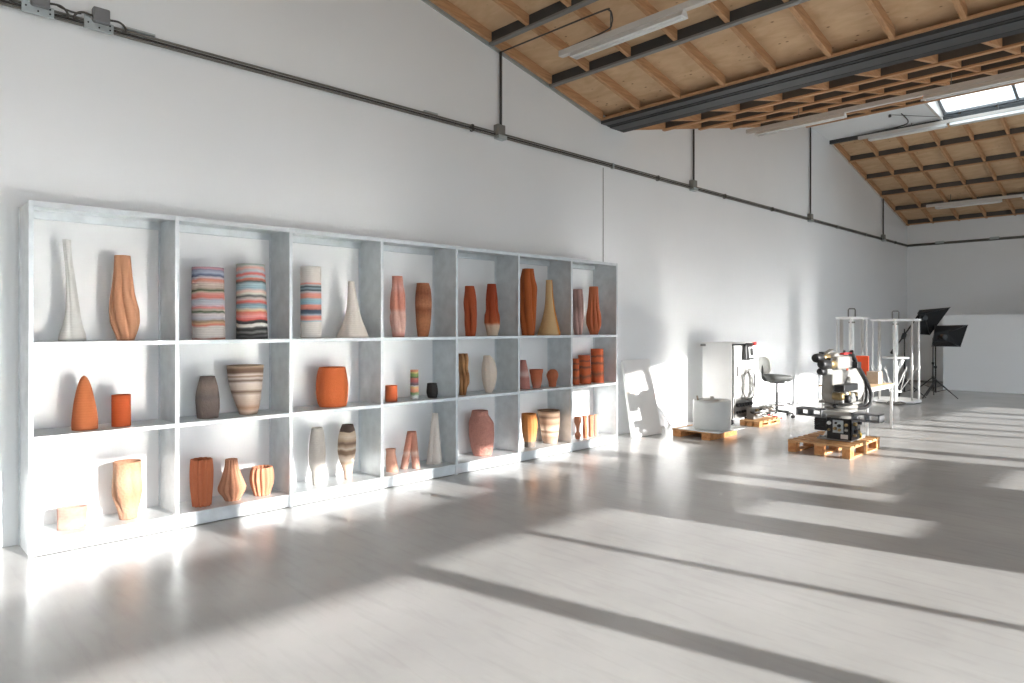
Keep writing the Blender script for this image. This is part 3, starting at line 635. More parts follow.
# ---- bottom shelf
CM = (45, 450, 7.59)
vase('bowl', 'low oval pale pink bowl in the bottom-left compartment', CM, [(432, 84, 325), (480, 86, 322), (540, 87, 316), (603, 86, 310)], Z_LOW, clay('pale pink clay', [(0, (176, 132, 114)), (0.2, (190, 150, 132)), (0.6, (168, 128, 114)), (1, (178, 140, 124))], 0.2, speck=0.2), 0.18, flutes(7, 0.04), rim=0.92, deep=0.7, flat=0.55)
vase('vase', 'peach vase with perforated basket top and wavy side', CM, [(84, 514, 733), (150, 514, 735), (220, 507, 739), (290, 504, 745), (340, 510, 738), (400, 530, 726), (450, 547, 713), (517, 563, 700)], Z_LOW, clay('peach clay', [(0, (184, 132, 104)), (0.15, (190, 144, 114)), (0.4, (184, 130, 98)), (0.7, (190, 148, 116)), (1, (178, 126, 94))], 0.08, bump=0.7, weave=60), 0.18, folds(4, 0.3, 3.5, lambda t: sin(PI*t), 2.2, 1.8), n=96, rim=0.94)
CN = (180, 450, 9.31)
vase('vase', 'terracotta vase with deep straight pleats, first of three pleated pots', CN, [(82, 92, 304), (200, 86, 314), (300, 87, 312), (400, 96, 305), (518, 110, 295)], Z_LOW, clay('pleated terracotta', S((198, 108, 66))), 0.19, flutes(11, 0.22, 0.6, 0.8), n=132, rim=0.9)
vase('vase', 'peach faceted vase with narrow neck and sharp diamond waist', CN, [(82, 420, 536), (125, 418, 540), (200, 400, 560), (280, 376, 590), (355, 350, 618), (385, 357, 608), (440, 400, 578), (470, 416, 558)], Z_LOW, clay('faceted peach clay', S((196, 134, 100))), 0.19, flutes(12, 0.20, 0.0, 0.7), n=144)
vase('vase', 'round peach pot with slanting white-lit ribs', CN, [(155, 666, 864), (200, 651, 872), (260, 645, 878), (320, 654, 871), (380, 671, 852), (424, 686, 840)], Z_LOW, clay('ribbed peach clay', S((198, 130, 96))), 0.19, flutes(13, 0.2, 1.3, 0.7), n=156, rim=0.9)
CO = (300, 420, 9.76)
vase('vase', 'plain creamy white vase narrowing to its foot', CO, [(72, 115, 222), (130, 104, 236), (220, 92, 246), (320, 85, 250), (400, 88, 247), (460, 100, 235), (540, 114, 219), (602, 122, 206)], Z_LOW, clay('white clay', S((196, 186, 176))), 0.17)
vase('vase', 'marbled brown vase with dark collar, right of the creamy white vase', CO, [(42, 410, 520), (110, 386, 540), (200, 370, 549), (290, 367, 546), (370, 378, 535), (440, 400, 520), (520, 424, 511), (584, 433, 505)], Z_LOW,
     clay('marbled collar clay', [(0, (222, 186, 164)), (0.26, (216, 182, 160)), (0.3, (176, 146, 120)), (0.36, (196, 178, 160)), (0.43, (190, 168, 146)), (0.47, (124, 98, 76)), (0.53, (130, 102, 80)), (0.57, (206, 188, 168)), (0.62, (160, 132, 108)), (0.66, (112, 88, 70)), (0.71, (176, 148, 122)), (0.78, (206, 186, 164)), (0.86, (196, 172, 146)), (0.875, (92, 72, 62)), (1, (86, 68, 60))], 0.08), 0.17)
CP = (380, 405, 9.11)
vase('vase', 'short peach vase of two merged tubes, in the fourth bottom compartment', CP, [(398, 50, 146), (430, 56, 141), (480, 52, 150), (540, 52, 160), (605, 53, 168)], Z_LOW, clay('merged tube clay', S((214, 154, 128))), 0.19, lobes(2, 0.3, 0, lambda t: max(0, 1-1.2*t), 0.9))
# two-legged vase and tall double vase: their tubes are shaped explicitly
def tubes_vase(label, crop, rows, zs, xp, m, legs, top_r, name='vase'):
    base, prof, side = place_vase(crop, rows, zs, xp)
    H = prof[-1][0]; k = prof[0][2]
    mb = MB(); vd = Vector((-side.y, side.x, 0))
    for (bo, to, rb, rt) in legs:
        rings = []
        for i in range(13):
            t = i/12; off = bo+(to-bo)*t; r = rb+(rt-rb)*t
            rings.append([side*(k*off+k*r*cos(2*PI*j/24))+vd*(k*r*sin(2*PI*j/24))+Vector((0, 0, H*t)) for j in range(24)])
        r = rings[-1]; c = sum(r, Vector())/24
        rings.append([c+(p-c)*0.86 for p in r]); rings.append([c+(p-c)*0.8-Vector((0, 0, 0.12*H)) for p in r])
        mb.rings(rings)
    o = mb.build(name, m); o.location = base
    return tag(o, label, 'vase', VG)
tubes_vase('pink two-legged vase like a pair of trousers', CP, [(240, 245, 336), (560, 182, 366)], Z_LOW, 0.19,
           clay('two-legged pink clay', [(0, (196, 150, 132)), (0.3, (200, 140, 118)), (0.42, (220, 184, 166)), (0.5, (196, 132, 110)), (1, (186, 118, 96))], 0.08), [(-0.60, 0.07, 0.38, 0.36), (0.60, 0.26, 0.40, 0.36)], 0.5)
tubes_vase('tall white vase of two fused tapering tubes', CP, [(75, 478, 530), (525, 420, 568)], Z_LOW, 0.17,
           clay('fused white clay', S((220, 210, 200))), [(-0.50, 0.06, 0.50, 0.30), (0.28, 0.16, 0.72, 0.30)], 0.4)
CQ = (455, 395, 9.76)
vase('vase', 'large dusty pink jar alone in the fifth bottom compartment', CQ, [(150, 165, 322), (190, 157, 326), (230, 143, 352), (280, 132, 379), (380, 135, 383), (460, 145, 379), (530, 160, 371), (587, 178, 356)], Z_LOW, clay('pink jar clay', S((192, 128, 112)), speck=0.2, bump=0.8, weave=60), 0.16)
CR = (515, 400, 10.24)
vase('vase', 'amber fluted vase with grey foot, sunlit beside the banded bowl', CR, [(138, 65, 216), (250, 65, 232), (330, 72, 226), (420, 88, 211), (428, 90, 208), (487, 95, 205)], Z_LOW, clay('amber clay', [(0, (120, 108, 98)), (0.16, (130, 116, 104)), (0.18, (206, 146, 96)), (0.5, (208, 132, 66)), (1, (196, 116, 50))], 0.03), 0.18, flutes(14, 0.06))
vase('vase', 'wide bowl-shaped vase banded in brown and cream', CR, [(103, 228, 460), (200, 246, 460), (300, 262, 451), (400, 276, 440), (440, 290, 430)], Z_LOW, clay('banded bowl clay', [(0, (186, 160, 140)), (0.2, (176, 138, 112)), (0.3, (220, 190, 164)), (0.36, (150, 112, 86)), (0.42, (222, 196, 172)), (0.5, (216, 184, 156)), (0.6, (160, 122, 96)), (0.72, (186, 150, 122)), (0.8, (120, 92, 72)), (0.9, (200, 168, 138)), (1, (140, 106, 82))], 0.04), 0.15, rim=0.95)
vase('vase', 'hourglass-shaped peach vase like a spool', CR, [(172, 606, 676), (215, 605, 680), (270, 622, 660), (310, 626, 656), (350, 612, 676), (392, 622, 662)], Z_LOW, clay('spool clay', S((206, 128, 90))), 0.22)
vase('vase', 'peach wavy fluted vase just right of the spool-shaped one', CR, [(162, 686, 742), (240, 694, 738), (300, 688, 744), (388, 694, 740)], Z_LOW, clay('wavy peach clay', S((196, 112, 74))), 0.22, flutes(5, 0.25, 3))
vase('vase', 'peach cylinder with vertical ridges in the last bottom compartment', CR, [(155, 745, 806), (270, 748, 804), (383, 750, 802)], Z_LOW, clay('ridged peach clay', S((212, 140, 104))), 0.2, flutes(8, 0.2, 1))
vase('vase', 'slim pale peach vase, last one on the bottom shelf', CR, [(148, 808, 846), (260, 812, 846), (372, 812, 848)], Z_LOW, clay('slim peach clay', S((222, 172, 142))), 0.2, flutes(6, 0.2, 0.6))

# ------------------------------------------------------------------ leaning panel
b0, b1 = Vector((0.20, 7.56, 0)), Vector((0.26, 8.17, 0))
t0, t1 = Vector((-0.05, 7.68, 1.03)), Vector((-0.045, 8.31, 1.033))
o = Vector((0.035, 0, 0.006))
m = MB(); m.hexa([b0, b0+o, b1+o, b1, t0, t0+o, t1+o, t1])
tag(m.build('panel', mat('white board', (234, 233, 231), 0.5, var=0.015), None, 0.003), 'white board leaning on the wall just right of the shelving', 'board')

# ------------------------------------------------------------------ pallets
def pallet(name, x0, x1, y0, y1, h, label, nt=7, along='x'):
    t = thing(name, ((x0+x1)/2, (y0+y1)/2, 0), label, 'pallet')
    bt = 0.018; hb = h-3*bt
    for k in range(3):
        xc = x0+0.05+(x1-x0-0.10)*k/2
        MB().box(xc-0.045, xc+0.045, y0, y1, 0, bt).build('bottom_board', 'pallet', t, 0.002)
        for j in range(3):
            yc = y0+0.06+(y1-y0-0.12)*j/2
            MB().box(xc-0.045, xc+0.045, yc-0.06, yc+0.06, bt, bt+hb).build('block', 'pallet_block', t, 0.002)
        MB().box(xc-0.045, xc+0.045, y0, y1, bt+hb, 2*bt+hb).build('stringer_board', 'pallet', t, 0.002)
    for k in range(nt):
        yc = y0+0.055+(y1-y0-0.11)*k/(nt-1)
        MB().box(x0, x1, yc-0.05, yc+0.05, 2*bt+hb, h).build('deck_board', 'pallet', t, 0.002)
    return t
pallet('pallet', 2.11, 2.83, 8.10, 9.09, 0.144, 'wooden pallet on the concrete floor carrying the white robot arm')
t = thing('pallet', (0.82, 8.5, 0), 'low wooden skid under the white wrapped drum by the wall', 'pallet')
for x in (0.50, 0.94): MB().box(x, x+0.13, 8.12, 8.85, 0, 0.085).build('bearer', 'pallet_block', t, 0.004)
for y in (8.12, 8.31, 8.50, 8.69): MB().box(0.49, 1.08, y, y+0.15, 0.085, 0.105).build('deck_board', 'pallet', t, 0.002)
m = MB(); m.box(0.60, 1.20, 8.10, 8.86, 0.1055, 0.116); tag(m.build('sheet', 'film', None, 0.002), 'thin pale sheet between the white drum and its wooden skid', 'sheet')
t = thing('drum', (0.92, 8.43, 0.117), 'white wrapped drum standing on a low wooden skid', 'drum')
m = MB(); m.lathe((0.92, 8.43, 0.117), [(0.235, 0), (0.25, 0.012), (0.252, 0.18), (0.25, 0.365), (0.243, 0.385), (0.225, 0.39), (0.22, 0.38)], 40); m.build('body', 'film', t)
m = MB(); m.lathe((0.92, 8.43, 0.117), [(0.10, 0.378), (0.10, 0.396), (0.03, 0.40), (0.03, 0.43), (0.02, 0.435)], 24); m.build('cap', 'lamptan', t)
m = MB(); m.tube([(0.78, 8.31, 0.50), (0.77, 8.30, 0.56)], 0.012, 8); m.build('spigot', 'card', t)
pallet('pallet', 0.66, 0.98, 9.72, 10.42, 0.085, 'small low wooden pallet in front of the white cabinet, under tangled cables', 5)

# ------------------------------------------------------------------ control cabinet
cab = thing('control_cabinet', (0.36, 9.93, 0), 'tall white control cabinet against the wall behind the drum', 'cabinet')
m = MB(); m.box(0.10, 0.60, 9.60, 10.26, 0.09, 1.245); m.box(0.09, 0.615, 9.59, 10.27, 1.245, 1.26); m.build('body', 'white', cab, 0.006)
for x in (0.15, 0.55):
    for y in (9.66, 10.2): MB().cyl((x, y-0.015, 0.045), (x, y+0.015, 0.045), 0.045, n=16).build('caster', 'black', cab)
m = MB(); m.box(0.60, 0.604, 9.605, 9.635, 0.10, 1.24); m.box(0.60, 0.604, 10.22, 10.25, 0.10, 1.24); m.box(0.60, 0.604, 9.6, 10.25, 1.215, 1.24); m.build('door_gasket', 'black', cab)
d = MB().box(0.604, 0.622, 9.645, 10.21, 0.42, 1.20).build('door', 'white', cab, 0.005)
m = MB(); m.box(0.622, 0.645, 9.70, 9.725, 0.74, 0.90); m.build('handle', 'steel_edge', d, 0.004)
m = MB(); m.box(0.604, 0.616, 9.66, 10.20, 0.11, 0.41); cp = m.build('connector_plate', 'steel_edge', cab, 0.002)
for k in range(6):
    y = 9.72+0.085*k; MB().cyl((0.616, y, 0.30), (0.66, y, 0.30), 0.028, n=12).build('connector', 'steel_black', cp); MB().cyl((0.616, y, 0.19), (0.64, y, 0.19), 0.02, n=12).build('connector', 'steel_black', cp)
m = MB(); m.box(0.08, 0.16, 9.575, 9.60, 1.20, 1.235); m.build('lifting_lug', 'steel_edge', cab, 0.003)
m = MB(); m.box(0.60, 0.72, 10.02, 10.06, 1.235, 1.25); m.build('pendant_bracket', 'steel_black', cab, 0.002)
# teach pendant hanging from the bracket
pn = thing('teach_pendant', (0.67, 9.980, 1.0), 'black hand-held control pendant with red stop button hung on the white cabinet', 'remote control')
m = MB(); m.hexa([(0.63, 9.860, 1.00), (0.70, 9.860, 0.99), (0.70, 10.140, 0.99), (0.63, 10.140, 1.00), (0.63, 9.890, 1.225), (0.68, 9.890, 1.225), (0.68, 10.120, 1.225), (0.63, 10.120, 1.225)]); m.build('housing', 'black', pn, 0.015)
m = MB(); m.hexa([(0.700, 9.960, 1.02), (0.706, 9.960, 1.02), (0.706, 10.115, 1.02), (0.700, 10.115, 1.02), (0.685, 9.960, 1.19), (0.691, 9.960, 1.19), (0.691, 10.105, 1.19), (0.685, 10.105, 1.19)]); m.build('face_plate', 'white', pn, 0.003)
m = MB(); m.hexa([(0.705, 9.990, 1.06), (0.711, 9.990, 1.06), (0.711, 10.085, 1.06), (0.705, 10.085, 1.06), (0.694, 9.990, 1.17), (0.70, 9.990, 1.17), (0.70, 10.080, 1.17), (0.694, 10.080, 1.17)]); m.build('screen', 'steel_black', pn)
m = MB(); m.cyl((0.665, 10.125, 1.232), (0.72, 10.160, 1.245), 0.026, n=16); m.build('stop_button', 'red', pn)
# hanging cable coil
cl = thing('cable_coil', (0.66, 10.06, 0.3), 'grey cable coil hanging below the black pendant on the white cabinet', 'cable')
for k in range(7):
    a, b = 0.125+0.012*k, 0.20+0.006*k; c = Vector((0.64+0.008*k, 9.98+0.012*(k % 3), 0.60))
    pts = [c+Vector((0.01*sin(3*q+k), a*cos(q), b*sin(q)+0.02*sin(q*2+k))) for q in [2*PI*j/28 for j in range(29)]]
    MB().tube(pts, 0.0085, 6).build('loop', 'steel_edge' if k % 3 == 0 else ('chairback' if k % 3 == 1 else 'conduit_dark'), cl)
for k in range(3):
    MB().tube(spline([(0.65, 10.02+0.06*k, 1.0), (0.655, 10.0+0.06*k, 0.9), (0.65, 10.03+0.03*k, 0.8)], 5), 0.006, 6).build('lead', 'white' if k else 'conduit_dark', cl)
# tangled leads on the small pallet
rnd = random.Random(3)
names = [('conduit_dark', 'black'), ('white', 'white'), ('conduit_dark', 'black'), ('red', 'red'), ('white', 'white'), ('alu', 'silver')]
wh = ['sprawling over the small low pallet', 'looping over the small low pallet', 'trailing off the low pallet toward the grey stool', 'on the floor beside the low pallet', 'trailing on the floor toward the grey stool', 'bunched against the cabinet\'s connectors']
for k, (mm, cn) in enumerate(names):
    pts = []; cx0, cy0 = (0.82, 9.95+0.08*k) if k < 3 or k == 5 else (0.80, 10.62)
    for j in range(11):
        a = 2.4*j+k; r = 0.09+0.07*rnd.random()
        z = (0.098 if cy0 < 10.45 else 0.012)+0.012*k+0.10*rnd.random()*(cy0 < 10.45)+0.04*rnd.random()
        pts.append((cx0+r*cos(a)*0.9, min(cy0+1.35*r*sin(a), 10.9), z))
    tag(MB().tube(spline(pts, 6), 0.011, 6).build('cable', mm), '%s lead %s' % (cn, wh[k]), 'cable')
dr = thing('drive_unit', (0.78, 10.05, 0.087), 'grey cased drive unit half buried in leads on the small pallet', 'machine part')
m = MB(); m.box(0.70, 0.82, 9.86, 10.16, 0.087, 0.26); m.build('case', 'steel_edge', dr, 0.01)
m = MB(); m.lathe((0.0, 0.0, 0.0), [(0.001, 0)], 3) if False else m.cyl((0.82, 9.95, 0.19), (0.85, 9.95, 0.19), 0.055, n=20); m.build('flange', 'gasket', dr)
m = MB(); m.box(0.815, 0.825, 10.03, 10.14, 0.12, 0.24); m.build('cover', 'black', dr, 0.003)

# ------------------------------------------------------------------ drafting stool
ch = thing('drafting_stool', (0.62, 11.1, 0), 'grey swivel drafting stool with foot ring by the sunlit wall', 'chair', None, math.radians(55))
def L(*a): return Vector(a)
for k in range(5):
    a = 2*PI*k/5+0.3; e = L(0.27*cos(a), 0.27*sin(a), 0.075)
    m = MB(); m.rings([[Vector((0, 0, 0.10))+Vector((-sin(a), cos(a), 0))*(0.022*cos(q))+Vector((0, 0, 0.018*sin(q))) for q in [2*PI*j/8 for j in range(8)]], [e+Vector((-sin(a), cos(a), 0))*(0.014*cos(q))+Vector((0, 0, 0.011*sin(q))) for q in [2*PI*j/8 for j in range(8)]]])
    lg = m.build('base_leg', 'black', ch, local=True)
    m = MB(); w_ = Vector((-sin(a), cos(a), 0))
    for s in (-1, 1): m.cyl(e+w_*0.012*s+Vector((0, 0, -0.05)), e+w_*0.026*s+Vector((0, 0, -0.05)), 0.025, n=14)
    m.cyl(e+Vector((0, 0, -0.04)), e+Vector((0, 0, 0.005)), 0.008, n=8); m.build('caster', 'steel_black', lg, local=True)
m = MB(); m.lathe((0, 0, 0), [(0.03, 0.09), (0.03, 0.14), (0.026, 0.15), (0.026, 0.40), (0.016, 0.41), (0.016, 0.60)], 16); m.build('gas_column', 'chairgrey', ch, local=True)
m = MB(); m.tube([(0.235*cos(q), 0.235*sin(q), 0.215) for q in [2*PI*j/36 for j in range(37)]], 0.010, 8)
fr = m.build('foot_ring', 'chrome', ch, local=True)
for k in range(3):
    a = 2*PI*k/3; MB().tube([(0.02*cos(a), 0.02*sin(a), 0.19), (0.235*cos(a), 0.235*sin(a), 0.213)], 0.008, 8).build('ring_spoke', 'chrome', fr, local=True)
rings = []
for z, k in ((0.60, 0.78), (0.612, 0.93), (0.65, 1.0), (0.685, 0.98), (0.703, 0.88), (0.707, 0.6)):
    rings.append([Vector((0.225*k*math.copysign(abs(cos(q))**0.6, cos(q)), 0.215*k*math.copysign(abs(sin(q))**0.6, sin(q)), z+0.012*(cos(q))*(-1 if z > 0.66 else 0))) for q in [2*PI*j/36 for j in range(36)]])
MB().rings(rings).build('seat', 'chairgrey', ch, local=True)
m = MB(); m.box(-0.10, 0.10, -0.08, 0.08, 0.56, 0.602); m.build('seat_mechanism', 'black', ch, 0.006, True)
m = MB(); m.tube(spline([(0.05, 0.05, 0.60), (0.12, 0.14, 0.595), (0.16, 0.22, 0.59)], 4), 0.006, 6); m.build('lever', 'black', ch, local=True)
m = MB(); m.tube(spline([(-0.10, 0, 0.60), (-0.23, 0, 0.62), (-0.265, 0, 0.72), (-0.25, 0, 0.86)], 6), [0.02]*18+[0.016], 8); m.build('back_support', 'chairgrey', ch, local=True)
rings = []
for off, k in ((-0.032, 0.75), (-0.028, 0.95), (-0.008, 1.0), (0.012, 0.95), (0.018, 0.72)):
    rings.append([Vector((-0.235+off-0.05*((0.16*k*sin(q))/0.16)*0.3+0.05*(k*cos(q))**2*0.5, 0.19*k*math.copysign(abs(cos(q))**0.75, cos(q)), 0.865+0.15*k*math.copysign(abs(sin(q))**0.75, sin(q)))) for q in [2*PI*j/36 for j in range(36)]])
MB().rings(rings).build('backrest', 'chairback', ch, local=True)

# ------------------------------------------------------------------ robot arm on the pallet
XR = 2.53
rb = thing('robot_arm', (XR, 8.6, 0.144), 'white industrial robot arm with black cables bolted on a wooden pallet', 'robot')
def Q(xc, yc, dx=0.0):
    p = on_x(785+xc/5.695, 340+yc/5.695, XR); p.x += dx; return p
YC = 8.63
m = MB(); m.box(XR-0.20, XR+0.20, YC-0.22, YC+0.24, 0.145, 0.168)
for sx in (-1, 1):
    for sy in (-1, 1): m.cyl((XR+sx*0.17, YC+0.01+sy*0.19, 0.168), (XR+sx*0.17, YC+0.01+sy*0.19, 0.19), 0.016, n=6)
m.build('foot_plate', 'robotwhite', rb, 0.006)
m = MB(); m.lathe((XR, YC, 0.168), [(0.19, 0), (0.175, 0.03), (0.16, 0.06), (0.158, 0.26), (0.17, 0.28), (0.185, 0.30), (0.185, 0.35)], 36); m.build('base', 'robotwhite', rb)
m = MB(); m.lathe((XR, YC, 0.52), [(0.175, 0), (0.19, 0.01), (0.19, 0.035), (0.165, 0.05)], 36); m.build('turntable_ring', 'robotwhite', rb)
# electrics panel on the side facing the camera
pf = MB(); pf.box(XR-0.06, XR+0.22, YC-0.27, YC-0.245, 0.17, 0.42); pf.box(XR+0.195, XR+0.22, YC-0.27, YC+0.02, 0.17, 0.42); ep = pf.build('electrics_box', 'steel_black', rb, 0.006)
m = MB(); m.box(XR-0.05, XR+0.20, YC-0.25, YC-0.10, 0.18, 0.40); m.build('inner_case', 'black', ep, 0.004)
m = MB(); m.box(XR+0.01, XR+0.13, YC-0.279, YC-0.27, 0.25, 0.40); m.build('metal_plate', 'bracket', ep, 0.003)
m = MB(); m.box(XR+0.10, XR+0.18, YC-0.279, YC-0.27, 0.185, 0.235); m.build('type_plate', 'lamptan', ep, 0.002)
for (x, z, r, mm) in ((0.04, 0.30, 0.022, 'gasket'), (0.085, 0.335, 0.020, 'steel_black'), (0.09, 0.285, 0.018, 'gasket'), (0.05, 0.365, 0.014, 'steel_black'), (0.165, 0.35, 0.02, 'gasket'), (0.165, 0.29, 0.018, 'chairback'), (-0.03, 0.36, 0.024, 'lampwhite'), (-0.03, 0.28, 0.016, 'gasket')):
    MB().cyl((XR+x, YC-0.275, z), (XR+x, YC-0.305, z), r, r*0.8, 14).build('connector', mm, ep)
for (y, z, r, mm) in ((-0.20, 0.36, 0.024, 'gasket'), (-0.13, 0.33, 0.03, 'steel_edge'), (-0.17, 0.27, 0.022, 'steel_black'), (-0.09, 0.26, 0.024, 'gasket'), (-0.05, 0.36, 0.024, 'steel_black'), (-0.22, 0.23, 0.018, 'gasket')):
    MB().cyl((XR+0.22, YC+y, z), (XR+0.255, YC+y, z), r, r*0.8, 14).build('connector', mm, ep)
m = MB(); m.box(XR-0.20, XR-0.06, YC-0.28, YC-0.06, 0.26, 0.41)
for k in range(5): m.box(XR-0.205, XR-0.055, YC-0.287, YC-0.28, 0.275+0.026*k, 0.285+0.026*k)
m.build('motor_housing', 'black', rb, 0.008)
m = MB(); m.cyl((XR+0.165, YC+0.03, 0.20), (XR+0.22, YC+0.03, 0.20), 0.035, n=18); m.build('warning_label', 'yellow', rb)
m = MB(); m.box(XR+0.10, XR+0.22, YC-0.02, YC+0.20, 0.169, 0.215); m.build('clamp', 'bracket', rb, 0.01)
# fork pockets either side
def pocket(x0, x1, y0, y1, z0, z1, name='fork_pocket'):
    m = MB(); e = 0.02
    m.box(x0, x1, y0, y1, z1-e, z1); m.box(x0, x1, y0, y1, z0, z0+e*0.7)
    for x in (x0, x0+(x1-x0)*0.45, x1-e): m.box(x, x+e, y0, y1, z0, z1)
    m.build(name, 'boxgrey', rb, 0.003)
pocket(2.17, 2.47, 8.20, 8.36, 0.435, 0.53)
pocket(2.80, 3.10, 8.20, 8.36, 0.425, 0.52)
m = MB(); m.box(2.44, 2.84, 8.24, 8.34, 0.47, 0.51); m.build('fork_crossbar', 'robotwhite', rb, 0.006)
m = MB(); m.box(XR-0.2, XR+0.2, YC-0.16, YC+0.16, 0.575, 0.605); m.build('turntable', 'robotwhite', rb, 0.01)
m = MB(); m.lathe((XR, YC, 0.605), [(0.17, 0), (0.165, 0.05), (0.12, 0.07)], 30); m.build('shoulder_base', 'robotwhite', rb)
# lower arm: broad curved casting
outer = [Q(330, 358), Q(280, 354), Q(262, 320), Q(264, 270), Q(266, 205), Q(268, 150), Q(270, 115), Q(285, 78), Q(325, 72), Q(372, 100), Q(398, 150), Q(432, 205), Q(447, 265), Q(430, 325), Q(385, 362)]
m = MB(); m.prism([p-Vector((0.12, 0, 0)) for p in spline(outer+[outer[0]], 4)[:-1]], (0.14, 0, 0)); m.build('lower_arm', 'robotwhite', rb, 0.025, seg=3)
c0 = Q(352, 262, 0.03); m = MB(); m.cyl(c0-Vector((0.015, 0, 0)), c0+Vector((0.012, 0, 0)), 0.125, 0.11, 32); m.cyl(c0+Vector((0.012, 0, 0)), c0+Vector((0.03, 0, 0)), 0.03, n=12); m.build('axis_cover', 'robotwhite', rb)
c1 = Q(318, 130, 0.04); m = MB(); m.cyl(c1-Vector((0.22, 0, 0)), c1+Vector((0.02, 0, 0)), 0.085, 0.08, 28); el = m.build('elbow', 'robotwhite', rb)
MB().cyl(c1+Vector((0.02, 0.03, -0.07)), c1+Vector((0.03, 0.03, -0.07)), 0.022, n=12).build('axis_mark', 'orange', el)
# wrist head with three motors
a_, b_ = Q(338, 88), Q(256, 168)
m = MB(); m.box(XR-0.10, XR+0.10, b_.y, a_.y, b_.z, a_.z); m.build('forearm', 'robotwhite', rb, 0.03, seg=3)
for k, (yc, dx, l1) in enumerate(((104, -0.04, 190), (138, 0.04, 182), (180, 0.0, 196))):
    p0, p1 = Q(262, yc, dx), Q(222, yc, dx); pe = Q(l1, yc, dx)
    r = 0.052 if k < 2 else 0.042
    mt = MB().cyl(p0, p1, r*0.92, n=20).build('motor', 'gasket' if k != 2 else 'chairback', rb)
    MB().rings([[p1+(pe-p1)*t+Vector((r*s*cos(q), 0, r*s*sin(q))) for q in [2*PI*j/20 for j in range(20)]] for t, s in ((0, 1.06), (0.5, 1.06), (0.85, 0.95), (1, 0.7))]).build('motor_cap', 'black', mt)
    m = MB(); q = Q(232, yc-12, dx); m.box(q.x-0.03, q.x+0.03, q.y-0.03, q.y+0.03, q.z+0.01, q.z+0.05); m.build('plug', 'steel_black', mt, 0.006)
m = MB(); p = Q(228, 74); q = Q(266, 52); m.hexa([p+Vector((-.03, 0, 0)), p+Vector((.03, 0, 0)), p+Vector((.03, .05, -0.01)), p+Vector((-.03, .05, -0.01)), q+Vector((-.03, 0, 0)), q+Vector((.03, 0, 0)), q+Vector((.03, .015, 0)), q+Vector((-.03, .015, 0))]); m.build('bracket', 'conduit', rb, 0.003)
MB().bar(Q(300, 78, 0.05), Q(345, 74, 0.05), 0.05, 0.02).build('red_strip', 'red', rb)
# shoulder motors and mechanics
a_, b_ = Q(318, 240, 0.12), Q(236, 292, 0.12)
m = MB(); m.box(XR+0.08, XR+0.20, b_.y, a_.y, b_.z, a_.z); m.build('shoulder_motor', 'black', rb, 0.012)
for (xc, yc, dx, r, ln, mm) in ((255, 318, 0.14, 0.045, 0.10, 'gasket'), (285, 330, 0.16, 0.05, 0.10, 'steel_black'), (312, 318, 0.15, 0.05, 0.10, 'chairback'), (335, 332, 0.14, 0.045, 0.09, 'steel_black'), (298, 300, 0.13, 0.03, 0.09, 'gasket'), (265, 345, 0.12, 0.03, 0.08, 'steel_edge'), (345, 305, 0.12, 0.028, 0.07, 'gasket'), (270, 300, 0.16, 0.02, 0.08, 'lampwhite')):
    p = Q(xc, yc, dx); MB().rings([[p+Vector((d, r*s*cos(q), r*s*sin(q))) for q in [2*PI*j/16 for j in range(16)]] for d, s in ((-ln, 1), (0, 1), (0.015, 0.8), (0.02, 0.4))]).build('gear_motor', mm, rb)
for k, pts in enumerate(([(362, 62), (352, 105), (350, 150), (372, 160)], [(388, 62), (400, 120), (428, 180), (458, 235), (474, 290), (470, 350), (440, 372), (360, 376), (290, 376)], [(372, 68), (412, 150), (440, 195), (466, 250), (484, 300), (480, 355), (450, 384), (380, 384)], [(350, 90), (372, 112), (395, 100), (396, 66)], [(420, 170), (450, 225), (456, 300), (448, 365)])):
    MB().tube(spline([Q(a-14, b, -0.02+0.03*(k % 3)) for a, b in pts], 6), 0.024 if k in (1, 2) else 0.016, 8).build('cable', 'black' if k != 4 else 'conduit_dark', rb)
a_ = Q(372, 150, 0.06); m = MB(); m.box(a_.x-0.04, a_.x+0.05, a_.y-0.07, a_.y+0.06, a_.z-0.02, a_.z+0.06); m.build('cable_clamp', 'black', rb, 0.01)

# ------------------------------------------------------------------ work table and what is on it
tb = thing('work_table', (2.09, 10.5, 0), 'light-topped white work table behind the robot arm', 'table')
m = MB(); m.box(1.74, 2.42, 9.98, 11.10, 0.645, 0.667); m.build('table_top', 'birch', tb, 0.004)
m = MB(); m.box(1.77, 2.39, 10.01, 10.03, 0.60, 0.645); m.box(1.77, 2.39, 11.05, 11.07, 0.60, 0.645); m.box(1.77, 1.79, 10.01, 11.07, 0.60, 0.645); m.box(2.37, 2.39, 10.01, 11.07, 0.60, 0.645); m.build('apron', 'white', tb)
for x in (1.77, 2.36):
    for y in (10.01, 11.04): MB().box(x, x+0.03, y, y+0.03, 0, 0.645).build('leg', 'white', tb, 0.003)
p = on_y(874.5, 381, 10.78)
bx = thing('cardboard_box', (p.x, p.y, 0.667), 'small grey cardboard box on the table beside the orange panel', 'box')
m = MB(); m.box(p.x-0.09, p.x+0.07, p.y-0.06, p.y+0.12, 0.667, 0.845); m.build('carton', 'card', bx, 0.003)
m = MB(); m.box(p.x-0.092, p.x+0.072, p.y+0.02, p.y+0.045, 0.8445, 0.8465); m.build('tape', 'lamptan', bx)
p = on_y(861.5, 381, 10.84)
op = thing('orange_panel', (p.x, p.y, 0.667), 'bright orange upright panel standing on the table behind the robot', 'panel')
m = MB(); m.box(p.x-0.08, p.x+0.10, p.y, p.y+0.012, 0.70, 1.07); m.build('sheet', 'orange', op, 0.003)
m = MB(); m.box(p.x-0.06, p.x+0.06, p.y-0.04, p.y+0.06, 0.667, 0.70); m.build('stand', 'white', op, 0.004)

